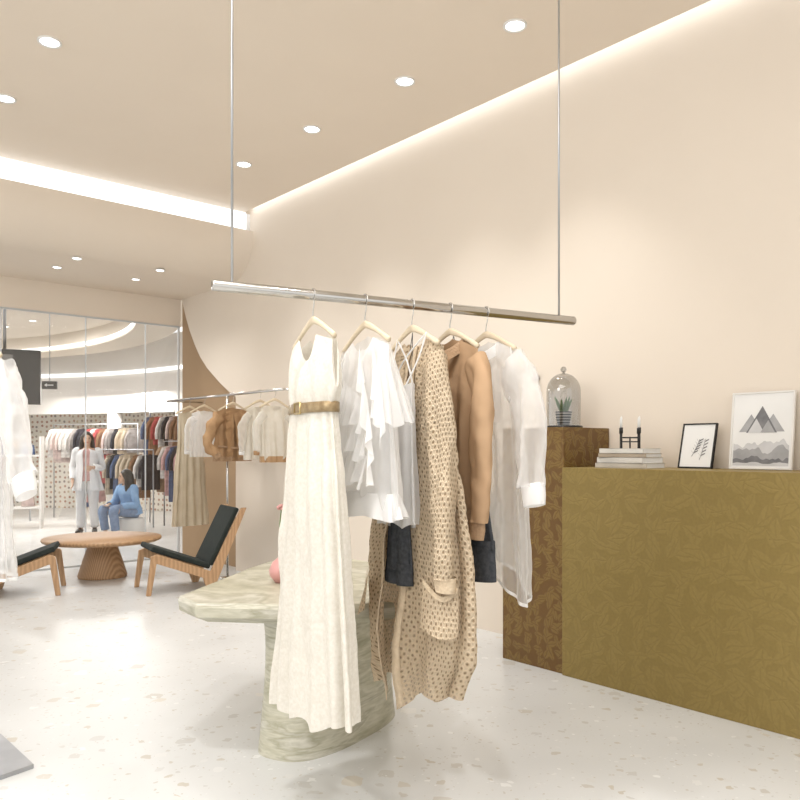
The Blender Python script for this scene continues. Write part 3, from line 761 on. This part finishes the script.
shorts(rp(.455),1.12,.865,.085,.024,'charcoal denim shorts layered before the open cardigan',0,.06)
# ---------------------------------------------- camel jacket
o=top('camel_jacket','camel brown suede jacket with ribbed cuffs on hanger','jacket',P4,ROT,[CAMEL,CAMEL,CAMELD],zs=1.865,hem=1.11,hs=.205,ha=.225,hb=.060,slope=.38,sleeve=[(.238,-.005,1.64),(.256,-.015,1.48),(.264,-.025,1.32),(.270,-.04,1.20),(.270,-.045,1.12)],sr=(.062,.036),cuff=.065,collar=True,band=.06,seed=2.1,fold=.008,gap=.12,wr=.013,nv=60)
shorts(rp(.64),1.20,.87,.19,.04,'charcoal denim shorts hanging beneath the camel jacket',1,-.05)
# ---------------------------------------------- sheer shirt
def hs5(c,s_): return .90-.12*max(0,c)**1.5+.05*max(0,-c)+.02*abs(s_)
o=top('sheer_shirt','sheer white organza shirt with rolled sleeves and curved hem','shirt',P5,ROT,[SHEER,SHEER,WHTO],zs=1.865,hem=.9,hs=.225,ha=.275,hb=.062,slope=.34,sleeve={1:[(.285,-.01,1.6),(.325,-.02,1.4),(.355,-.03,1.25)],-1:[(.265,-.01,1.6),(.285,-.02,1.4),(.295,-.03,1.25)]},sr=(.084,.040),stap=(.20,.1),cuff=.07,collar=True,seed=3.3,fold=.012,kf=10,gap=.06,hemf=hs5,wr=.018,nth=220,nv=90,seam=.014)
r=B(); r.tube([(0.03,-.060,1.72),(.03,-.075,1.3),(.03,-.075,.94)],[(.014,.002)]*3,8,ref=(0,1,0),sub=8); r.obj('button_placket',WHTO,parent=o)
for sg in (-1,1):
    r=B(); r.tube([(sg*.19,-.012,1.80),(sg*.225,-.03,1.70),(sg*.222,-.042,1.58)],[(.0035,.002)]*3,6,sub=6); r.obj('shoulder_seam',WHTO,parent=o)
r=B()
def pkf(u,v): return (.10+.10*u,-.066-.012*math.sin(pi*u),1.50+.12*v),(u,v)
r.grid(8,8,pkf); r.obj('chest_pocket',SHEER,parent=o)

# ------------------------------------------------------------------ partially visible blouse on own rack
o=root('clothes_rack','free-standing steel clothes rack with flat floor plate','clothes rack',(0,0,0))
r=B(); r.prism([(-1.93,3.73),(-1.60,3.37),(-1.69,3.24),(-2.3,2.4),(-2.8,2.8)],0,.02); flat(r,'floor_plate',STEEL,parent=o,bevel=.003)
r=B(); r.tube([(-2.4,2.6,.015),(-2.4,2.6,1.97)],[.015]*2,16); r.obj('post',STEEL,parent=o)
r=B(); r.tube([(-2.4,2.6,1.97),(-1.835,3.392,1.97)],[.015]*2,16,ref=(0,0,1)); r.obj('bar',STEEL,parent=o)
LX,LY=-1.845,3.378
lrot=-.60
hanger(LX,LY,1.97,lrot,half=.18,group='hangers on the free-standing rack',rr=.015)
top('sheer_shirt','sheer white long-sleeved blouse hanging on the steel rack','shirt',(LX,LY),lrot,[SHEER,SHEER,WHTO],zs=1.845,hem=.84,hs=.20,ha=.24,hb=.085,sleeve=[(.275,-.01,1.6),(.34,-.02,1.4),(.405,-.03,1.27)],sr=(.08,.045),stap=(.15,.1),cuff=.07,collar=True,seed=5,fold=.014,kf=11,gap=.08,wr=.020,nth=220,nv=90,seam=.014)

# ------------------------------------------------------------------ wall rack (far)
o=root('clothes_rack','chrome clothes rack standing along the arched niche','clothes rack',(0,0,0),RZ)
r=B(); r.tube([(4.06,6.35,1.97),(4.06,8.95,1.97)],[.014]*2,16,ref=(0,0,1)); r.obj('bar',CHROME,parent=o)
for t_ in (6.37,8.93):
    r=B(); r.tube([(4.06,t_,1.97),(4.395 if t_<7 else 4.515,t_,1.97)],[.010]*2,12,ref=(0,0,1)); r.obj('wall_bracket',CHROME,parent=o)
for t_ in (7.45,):
    r=B(); r.tube([(4.06,t_,0),(4.06,t_,1.96)],[.012]*2,16); r.lathe([(.0001,0),(.09,0),(.09,.012),(.02,.016)],24,M=Matrix.Translation((4.06,t_,0))); r.obj('post',CHROME,parent=o)
fr=RZ
def far(t,**k):
    x,y=RW(4.06,t); hanger(x,y,1.97,fr,half=.17,label='wooden clothes hanger on the wall rack',group='hangers on the wall rack',rr=.016)
    return (x,y)
SLV=[(.205,-.01,1.62),(.215,-.02,1.46),(.22,-.02,1.36)]
kw=dict(zs=1.84,hs=.155,sr=(.048,.026),nth=90,nv=30,cuff=.03,neck=.07,wr=.012,fold=.010)
l=far(8.34)
top('long_dress','long pale beige skirt dress hanging on the wall rack','dress',l,fr,[BEIGEF,BEIGEF,BEIGEF],zs=1.84,hem=.50,hs=.14,ha=.22,hb=.05,sleeve=None,seed=1,nth=110,nv=30,fold=.014,kf=12,wr=.010)
l=far(7.98)
top('sheer_blouse','sheer white blouse hanging on the wall rack','blouse',l,fr,[WHT,SHEER,WHTO],hem=1.30,ha=.17,hb=.045,sleeve=SLV,seed=2,**kw)
l=far(7.33)
jr=top('cropped_jacket','tan cropped jacket with ruffled front on wall rack','jacket',l,fr,[RUST,RUST,CAMELD],zs=1.85,hem=1.26,hs=.20,ha=.22,hb=.055,sleeve={-1:[(.285,-.05,1.60),(.345,-.10,1.44),(.28,-.16,1.33)],1:[(.245,-.07,1.60),(.268,-.13,1.44),(.21,-.18,1.33)]},sr=(.066,.042),seed=4,nth=100,nv=40,cuff=.045,band=.05,wr=.020,gap=.12)
for sg in (-1,1):
    r=B(); ruffle(r,[(sg*.05,-.03,1.80),(sg*.06,-.06,1.6),(sg*.05,-.065,1.32)],lambda u:(sg*.07,-.01,-.02),.010,5,90,6,seed=sg); r.obj('front_ruffle',RUST,parent=jr)
r=B(); r.tube([(-.19,-.03,1.42),(0,-.085,1.40),(.19,-.03,1.42)],[(.004,.012)]*3,10,ref=(0,0,1),sub=8); r.obj('waist_tie',CAMELD,parent=jr)
l=far(6.78)
top('open_blouse','cream open blouse hanging on the wall rack','blouse',l,fr,[CREAMF,CRSH,WHTO],hem=1.28,ha=.18,hb=.045,sleeve=SLV,seed=5,gap=.3,**kw)
l=far(6.50)
top('jersey_top','small cream top with brown hem hanging on wall rack','top',l,fr,[CREAMF,CRSH,RUST],hem=1.26,ha=.17,hb=.045,sleeve=SLV,seed=6,band=.06,**kw)

# ------------------------------------------------------------------ lounge furniture
o=root('coffee_table','round oak coffee table on a ribbed flared pedestal','coffee table',(-3.24,8.4,0))
r=B(); r.lathe([(.0001,.385),(.57,.385),(.60,.40),(.605,.415),(.60,.43),(.0001,.432)],64,sx=1.02,sy=1); r.obj('table_top',WOOD,parent=o)
r=B(); r.lathe([(.0001,0),(.25,0),(.255,.02),(.20,.2),(.155,.33),(.15,.386),(.0001,.386)],48); r.obj('pedestal',WOODV,parent=o)

def chair(x,y,ang,label):
    o=root('lounge_chair',label,'chair',(x,y,0),ang,group='low wooden lounge chairs')
    M=Matrix(((1,0,0,0),(0,0,1,0),(0,1,0,0),(0,0,0,1)))
    for sg in (-1,1):
        r=B(); y0=sg*.275-.018; y1=sg*.275+.018
        poly=[(.41,0),(.365,0),(.315,.30),(-.13,.13),(-.175,0),(-.235,0),(-.285,.12),(-.57,.80),(-.515,.80),(-.205,.19),(.31,.39),(.365,.37)]
        r.prism(poly,y0,y1,0,M); flat(r,'side_frame',WOOD,parent=o,bevel=.006)
    r=B(); r.box((-.30,-.255,-.026),(.30,.255,.026),M=Matrix.Translation((.07,0,.335))@Matrix.Rotation(-.36,4,'Y')); flat(r,'seat',BLACK,parent=o,bevel=.016)
    r=B(); r.box((-.024,-.255,-.31),(.024,.255,.31),M=Matrix.Translation((-.350,0,.52))@Matrix.Rotation(-.46,4,'Y')); flat(r,'backrest',BLACK,parent=o,bevel=.016)
    return o
chair(-2.18,7.72,math.atan2(-.50,-.86),'low oak lounge chair with black cushions beside coffee table')
chair(-3.70,7.46,math.atan2(.3,.9),'low oak lounge chair with black seat, partly cropped')

# ------------------------------------------------------------------ shopping mall beyond the glass
rbox('floor_mall', (-12,9.4,-.1), (8,26,0), MALLF, kind=S)
MW=pm('mall_white',(.78,.75,.71),(.74,.71,.67),2,.7)
MC=pm('mall_ceiling_paint',(.74,.66,.56),(.70,.62,.52),1,.8)
rbox('ceiling_mall', (-12,9.5,4.2), (6,26,4.3), MC, kind=S)
def ring(name,c,r0,r1,z0,z1,a0,a1,mat,n=64,**k):
    q=B(); vs=[];fs=[];uv=[]
    for i in range(n+1):
        a=a0+(a1-a0)*i/n
        for rr,zz in ((r0,z0),(r1,z0),(r1,z1),(r0,z1)): vs.append((rr*math.cos(a),rr*math.sin(a),zz)); uv.append((a*r0,zz))
    for i in range(n):
        for j in range(4): fs.append((i*4+j,i*4+(j+1)%4,(i+1)*4+(j+1)%4,(i+1)*4+j))
    fs+= [(0,3,2,1),(n*4,n*4+1,n*4+2,n*4+3)]
    q.add(vs,fs,0,uv); return q.obj(name,mat,smooth=False,loc=(c[0],c[1],0),**k)
CC=(-9.6,8.6)
ring('trim_20',CC,4.6,7.4,3.45,3.75,.32,2.0,MC,kind=S)
ring('trim_21',CC,6.3,6.9,3.15,3.45,.32,2.0,MC,kind=S)
ring('ceiling_light_ring',CC,4.55,4.6,3.55,3.65,.32,2.0,emi('ring_glow',(1,.98,.95),2.2),label='curved linear light along the mall ceiling edge',category='light strip')
ring('ceiling_light_ring',CC,6.27,6.30,3.18,3.23,.32,2.0,emi('ring_glow2',(1,.98,.95),2.5),label='thin curved cove light in mall ceiling',category='light strip')
ring('wall_mall',CC,8.1,8.3,2.12,3.6,.42,2.0,MW,kind=S)
ring('ceiling_light_ring',CC,8.07,8.10,2.9,2.96,.42,2.0,emi('ring_glow3',(1,.98,.95),2.2),label='soft curved light band on the shop fascia',category='light strip')
ring('wall_mall_shop',CC,9.6,9.8,0,2.9,.42,2.0,PEG,kind=S)
ring('ceiling_shop',CC,8.3,9.8,2.55,2.6,.42,2.0,MW,kind=S)
for a in (.45,.62,.80,.98,1.15):
    for rr in (5.3,7.15):
        x=CC[0]+rr*math.cos(a); y=CC[1]+rr*math.sin(a)
        downlight(x,y,3.45,.06)
for a in (.52,.62,.72,.82,.92):
    x=CC[0]+8.9*math.cos(a); y=CC[1]+8.9*math.sin(a); downlight(x,y,2.55,.06)
for a in (.84,1.1):
    x=CC[0]+8.2*math.cos(a); y=CC[1]+8.2*math.sin(a)
    q=B(); q.lathe([(.0001,0),(.15,0),(.15,2.12),(.0001,2.12)],28); q.obj('column',MW,loc=(x,y,0),label='white round column at the shopfront',category='column')
shopm=[fabric('shop_cloth_%d'%i,c,tuple(x*.7 for x in c),14,.2,60,transl=.05) for i,c in enumerate([(.45,.10,.10),(.62,.38,.36),(.05,.05,.06),(.62,.52,.40),(.11,.15,.26),(.74,.70,.66),(.30,.17,.10),(.42,.38,.36),(.48,.33,.22),(.70,.56,.52)])]
NS=len(shopm)
bases=[]
for i,mt in enumerate(shopm):
    b_=top('hanging_garment','',  'garment',(0,0),0,[mt,mt,mt],zs=1.5,hem=[.95,.6,.85,.75,.5,.9,.7,1.0,.65,.8][i],hs=.15,ha=.17,hb=.035,sleeve=[(.19,0,1.25),(.20,0,1.05)],sr=(.045,.028),seed=i,nth=28,nv=10,single=True,ssub=2)
    bases.append(b_)
clab=['dark red','dusty pink','black','sand','navy','off-white','brown','pale grey','tan','pale pink']
used=set()
for (x0,y0,x1,y1,n,zo) in ((-5.85,14.3,-4.35,13.6,15,-.25),(-7.0,15.6,-5.1,15.0,18,.25),(-8.3,14.2,-7.1,14.8,8,0),(-4.25,13.9,-3.3,12.9,9,-.1),(-4.7,14.5,-3.7,13.9,9,.45)):
    o=root('shop_rack','slim metal rack of garments inside the opposite shop','clothes rack',(0,0,0),group='racks in the opposite shop')
    r=B(); r.tube([(x0,y0,0),(x0,y0,1.62+zo),(x1,y1,1.62+zo),(x1,y1,0)],[.014]*4,10,ref=(.3,.3,.9)); r.obj('frame',STEEL,parent=o)
    d=Vector((x1-x0,y1-y0)); ang=math.atan2(d.y,d.x)
    for k in range(n):
        i=random.randrange(NS)
        if i in used:
            g=bases[i].copy(); COL.objects.link(g)
        else: g=bases[i]; used.add(i)
        f=(k+.6)/(n+.2)
        g.location=(x0+d.x*f,y0+d.y*f,.06+zo); g.rotation_euler=(0,0,ang+1.2+random.uniform(-.15,.15))
        g['label']=clab[i]+' garment hanging on a rack in the opposite shop'; g['category']='garment'; g['group']='garments in the opposite shop'
for i,b_ in enumerate(bases):
    if i not in used: bpy.data.objects.remove(b_)
def shelf(px,py,rz):
    o=root('display_shelf','white display shelf with handbags in the opposite shop','shelf',(px,py,0),rz)
    r=B()
    for zz in (.35,.8,1.25): r.box((-.7,-.18,zz),(.7,.18,zz+.03))
    r.box((-.72,-.18,0),(-.69,.18,1.6)); r.box((.69,-.18,0),(.72,.18,1.6)); flat(r,'frame',MW,parent=o)
    for zz in (.38,.83,1.28):
        for k in range(4):
            xx=-.5+.33*k
            i=random.randrange(NS)
            r=B(); r.prism([(-.11,0),(.11,0),(.09,.17),(-.09,.17)],-.05,.05,0,Matrix(((1,0,0,0),(0,0,-1,0),(0,1,0,0),(0,0,0,1))))
            c_,s_=math.cos(rz),math.sin(rz)
            g=flat(r,'handbag',shopm[i],loc=(px+xx*c_,py+xx*s_,zz+.002),rot=rz,bevel=.015,label=clab[i]+' handbag on the shop display shelf',category='handbag',group='handbags on the shop shelf')
            r=B(); r.tube([(.06*math.cos(pi*j/8),0,.16+.09*math.sin(pi*j/8)) for j in range(9)],[.006]*9,6,ref=(0,1,0)); r.obj('handle',shopm[i],parent=g)
shelf(-6.95,13.3,.3)
# hanging screen and direction sign
o=root('hanging_screen','black display screen suspended from mall ceiling','screen',(-5.05,9.85,0),.35)
r=B(); r.box((-.45,-.06,1.96),(.42,.06,2.66)); flat(r,'housing',BLKP,parent=o,bevel=.01)
r=B(); r.box((-.40,-.066,2.03),(.10,-.061,2.59)); flat(r,'screen',pm('screen_dim',(.20,.185,.165),(.15,.14,.13),2,.2),parent=o)
r=B(); r.tube([(0,0,2.66),(0,0,4.2)],[.02]*2,12); r.obj('pole',STEEL,parent=o)
o=root('direction_sign','small dark hanging sign with white arrow','sign',(-4.52,9.95,0),.2)
r=B(); r.box((-.09,-.02,2.16),(.09,.02,2.26)); flat(r,'panel',BLKP,parent=o)
r=B(); r.add([(-.06,-.022,2.21),(-.03,-.022,2.185),(-.03,-.022,2.235)],[(0,1,2)]); r.box((-.03,-.0225,2.204),(.05,-.0215,2.216)); flat(r,'arrow',PAPER,parent=o)
r=B(); r.tube([(0,0,2.26),(0,0,4.2)],[.006]*2,8); r.obj('rod',STEEL,parent=o)

# ------------------------------------------------------------------ people
def limb(r,p,q,r1,r2):
    p=Vector(p);q=Vector(q); r.tube([p,q],[r1,r2],14,ref=(.31,.9,.3)); r.sph(p,r1,seg=14,rings=8); r.sph(q,r2,seg=14,rings=8)
def hand(r,w,d,side):
    w=Vector(w); d=Vector(d).normalized(); up=Vector(side).normalized(); n=d.cross(up)
    limb(r,w,w+d*.02,.024,.026)
    for k in (-1.5,-.5,.5,1.5):
        b_=w+d*.035+up*k*.014; limb(r,b_,w+d*.085+up*k*.017,.013,.011)
        L=.07-.008*abs(k-.3)
        m_=w+d*(.085+L*.5)+up*k*.021+n*.008; limb(r,w+d*.085+up*k*.017,m_,.0095,.009); limb(r,m_,w+d*(.085+L)+up*k*.022+n*.026,.009,.0075)
    t0=w+d*.025-up*.025; t1=w+d*.06-up*.05; limb(r,t0,t1,.012,.0105); limb(r,t1,w+d*.09-up*.055+n*.01,.0105,.009)
def head(r,c,f,rx=.073):
    c=Vector(c); f=Vector(f).normalized(); R=Matrix.Translation(c)@Matrix.Rotation(math.atan2(f.x,-f.y),4,'Z')
    r.sph((0,.012,.02),(.073,.09,.092),seg=20,rings=14,M=R); r.sph((0,-.02,-.045),(.052,.06,.062),M=R)
    r.sph((0,-.068,-.085),(.022,.02,.018),M=R)
    r.tube([(0,-.076,.018),(0,-.094,-.022)],[.007,.013],10,M=R); r.sph((0,-.092,-.022),(.014,.012,.010),M=R)
    r.sph((0,-.074,-.052),(.024,.012,.008),M=R)
    for sg in (-1,1): r.sph((sg*.074,.01,-.005),(.010,.02,.03),M=R)
    return R
def face(par,R):
    r=B()
    for sg in (-1,1): r.sph((sg*.03,-.074,.008),(.012,.008,.007),M=R)
    r.obj('eyes',pm('eye_dark',(.03,.02,.02),(.05,.04,.03),5,.3),parent=par)
    r=B()
    for sg in (-1,1): r.tube([(sg*.016,-.08,.028),(sg*.032,-.079,.033),(sg*.046,-.07,.028)],[.003]*3,6,M=R)
    r.obj('eyebrows',HAIR,parent=par)
    r=B(); r.sph((0,-.083,-.053),(.02,.006,.006),M=R); r.obj('lips',pm('lip_red',(.45,.10,.09),(.4,.09,.08),5,.4),parent=par)
def hair(par,R,L):
    r=B(); r.sph((0,.028,.035),(.088,.098,.098),seg=24,rings=16,M=R)
    for k in range(9):
        a=-.35+ (pi+.7)*k/8
        x=.078*math.cos(a); y=.035+.07*math.sin(a)
        r.tube([(x*.9,y,.05),(x*1.12,y*1.1,-.05),(x*1.2,y*1.15,-L*.6),(x*.95,y*1.1,-L)],[.03,.034,.036,.014],10,M=R,sub=4)
    r.obj('hair',HAIR,parent=par,remesh=.012)
o=root('person','person with long black hair in a white jacket, standing','person',(-5.15,12.7,0),.25)
r=B()
r.sph((0,0,.93),(.155,.11,.13)); r.sph((0,0,1.10),(.115,.085,.13)); r.sph((0,0,1.27),(.15,.10,.14)); r.sph((0,0,1.36),(.17,.07,.05))
limb(r,(0,0,1.36),(0,-.012,1.47),.05,.047)
R=head(r,(0,-.015,1.545),(0.2,-1,0))
arms={-1:((-.17,0,1.34),(-.23,.03,1.08),(-.21,-.10,.87)),1:((.17,0,1.34),(.23,.01,1.08),(.10,-.17,1.08))}
for sg,(a,b_,c_) in arms.items():
    limb(r,a,b_,.047,.038); limb(r,b_,c_,.037,.025); d=Vector(c_)-Vector(b_); hand(r,c_,d,(0,-1,.2) if sg<0 else (0,.2,1))
    limb(r,(sg*.085,0,.88),(sg*.10,-.02,.49),.085,.055); limb(r,(sg*.10,-.02,.49),(sg*.11,.03,.09),.053,.033)
    limb(r,(sg*.11,.045,.045),(sg*.13,-.12,.03),.035,.024)
r.obj('body',SKIN,parent=o,remesh=.0075)
face(o,R); hair(o,R,.34)
r=B(); shell(r,lambda c,s_:.70,lambda c,s_:1.40-.03*abs(c),[(0,.23,.17,.02),(.35,.19,.145,.012),(.6,.165,.12,.006),(.85,.185,.125,.004),(.95,.175,.10,.0),(1,.10,.075,0)],80,30,7,1,.006,gap=lambda v:.30)
for sg,(a,b_,c_) in arms.items():
    r.tube([Vector(a)+Vector((-sg*.03,0,.005)),a,Vector(a).lerp(Vector(b_),.5),b_,Vector(b_).lerp(Vector(c_),.5),Vector(b_).lerp(Vector(c_),.9)],[.062,.064,.058,.055,.048,.045],20,cap=False,wr=.008,sub=4)
r.obj('jacket',WHTO,parent=o,solid=.006)
r=B(); shell(r,lambda c,s_:.86,lambda c,s_:1.38,[(0,.172,.13,.003),(.5,.145,.105,.002),(.85,.168,.112,0),(1,.12,.08,0)],60,16,6,1,.003); r.obj('top',shopm[1],parent=o,solid=.004)
r=B()
for sg in (-1,1): r.tube([(sg*.075,0,.93),(sg*.09,-.005,.7),(sg*.10,-.018,.48),(sg*.11,.03,.10)],[(.098,.118),(.092,.10),(.072,.075),(.062,.065)],24,cap=False,wr=.006,sub=5)
r.obj('trousers',WHTO,parent=o,solid=.005)
r=B()
for sg in (-1,1): r.tube([(sg*.105,.075,.04),(sg*.115,0,.045),(sg*.13,-.13,.03),(sg*.132,-.16,.025)],[(.042,.04),(.045,.042),(.042,.03),(.02,.02)],16,ref=(0,0,1),sub=4)
r.obj('shoes',BLKP,parent=o)
q=B(); q.lathe([(.0001,0),(.2,0),(.205,.02),(.205,.26),(.19,.28),(.0001,.285)],32); q.obj('stool',MW,loc=(-4.32,12.4,0),label='low round white stool in the mall',category='stool')
o=root('person','person with long dark hair in light blue clothes, sitting','person',(-4.32,12.4,0),-.55)
r=B()
r.sph((0,0,.40),(.165,.135,.115)); r.sph((0,-.03,.55),(.125,.095,.13)); r.sph((0,-.07,.69),(.15,.10,.13)); r.sph((0,-.085,.77),(.165,.07,.05))
limb(r,(0,-.085,.77),(0,-.11,.86),.05,.046)
R=head(r,(0,-.13,.935),(-.5,-1,0))
arms={-1:((-.165,-.08,.75),(-.22,-.16,.52),(-.10,-.36,.50)),1:((.165,-.08,.75),(.23,-.10,.51),(.13,-.33,.47))}
for sg,(a,b_,c_) in arms.items():
    limb(r,a,b_,.047,.038); limb(r,b_,c_,.037,.025); hand(r,c_,Vector(c_)-Vector(b_),(1,0,0))
    limb(r,(sg*.09,-.02,.38),(sg*.13,-.42,.43),.085,.056); limb(r,(sg*.13,-.42,.43),(sg*.12,-.40,.09),.053,.033)
    limb(r,(sg*.12,-.385,.045),(sg*.14,-.55,.03),.035,.024)
r.obj('body',SKIN,parent=o,remesh=.0075)
face(o,R); hair(o,R,.30)
r=B()
r.tube([(0,.0,.34),(0,-.01,.42),(0,-.035,.56),(0,-.075,.70),(0,-.09,.775),(0,-.095,.81)],[(.19,.16),(.185,.155),(.155,.12),(.175,.125),(.16,.10),(.07,.07)],32,cap=False,wr=.008,sub=5)
for sg,(a,b_,c_) in arms.items():
    r.tube([Vector(a)+Vector((-sg*.03,0,.005)),a,Vector(a).lerp(Vector(b_),.5),b_,Vector(b_).lerp(Vector(c_),.5),Vector(b_).lerp(Vector(c_),.85)],[.062,.064,.058,.055,.048,.045],20,cap=False,wr=.008,sub=4)
r.obj('shirt',BLUEC,parent=o,solid=.006)
r=B()
for sg in (-1,1): r.tube([(sg*.08,.02,.38),(sg*.11,-.22,.41),(sg*.13,-.43,.43),(sg*.126,-.425,.28),(sg*.12,-.40,.12)],[(.105,.10),(.088,.088),(.072,.072),(.064,.064),(.06,.06)],24,cap=False,wr=.006,sub=5)
r.obj('trousers',JEAN,parent=o,solid=.005)
r=B()
for sg in (-1,1): r.tube([(sg*.118,-.35,.04),(sg*.124,-.43,.045),(sg*.14,-.56,.03),(sg*.142,-.59,.025)],[(.042,.04),(.045,.042),(.042,.03),(.02,.02)],16,ref=(0,0,1),sub=4)
r.obj('shoes',BLKP,parent=o)

# ------------------------------------------------------------------ lights, world, camera
def area(loc,rot,sx,sy,e,col=(1,.985,.97),tgt=None):
    l=bpy.data.lights.new('area','AREA'); l.shape='RECTANGLE'; l.size=sx; l.size_y=sy; l.energy=e; l.color=col
    o=bpy.data.objects.new('area_lamp',l); COL.objects.link(o); o.location=loc; o.rotation_euler=rot
    if tgt: o.rotation_euler=(Vector(tgt)-Vector(loc)).to_track_quat('-Z','Y').to_euler()
area((-1.2,.6,3.9),(0,0,RZ),4,3,90)
area((-3.4,.6,3.2),(0,0,0),1.6,1.2,42,tgt=(0.2,3.1,1.3))  # fill lamp added at camera left to brighten the garment sides
area((-7,11.9,3.4),(0,0,0),3,2,160,(1,.985,.96))
area((-6.0,15.1,2.5),(0,0,-.3),3,1,105,(1,.96,.9))
w=bpy.data.worlds.new('World'); sc.world=w; w.use_nodes=True
w.node_tree.nodes['Background'].inputs[0].default_value=(1,.99,.968,1); w.node_tree.nodes['Background'].inputs[1].default_value=1.10
cam=bpy.data.cameras.new('Camera'); co=bpy.data.objects.new('Camera',cam); COL.objects.link(co)
co.location=(0,0,1.4); co.rotation_euler=(pi/2,0,0); cam.sensor_width=36; cam.lens=34.7; cam.shift_y=.06; cam.clip_end=200
sc.camera=co
sc.view_settings.view_transform='Standard'; sc.view_settings.look='None'; sc.view_settings.exposure=.24; sc.view_settings.gamma=1
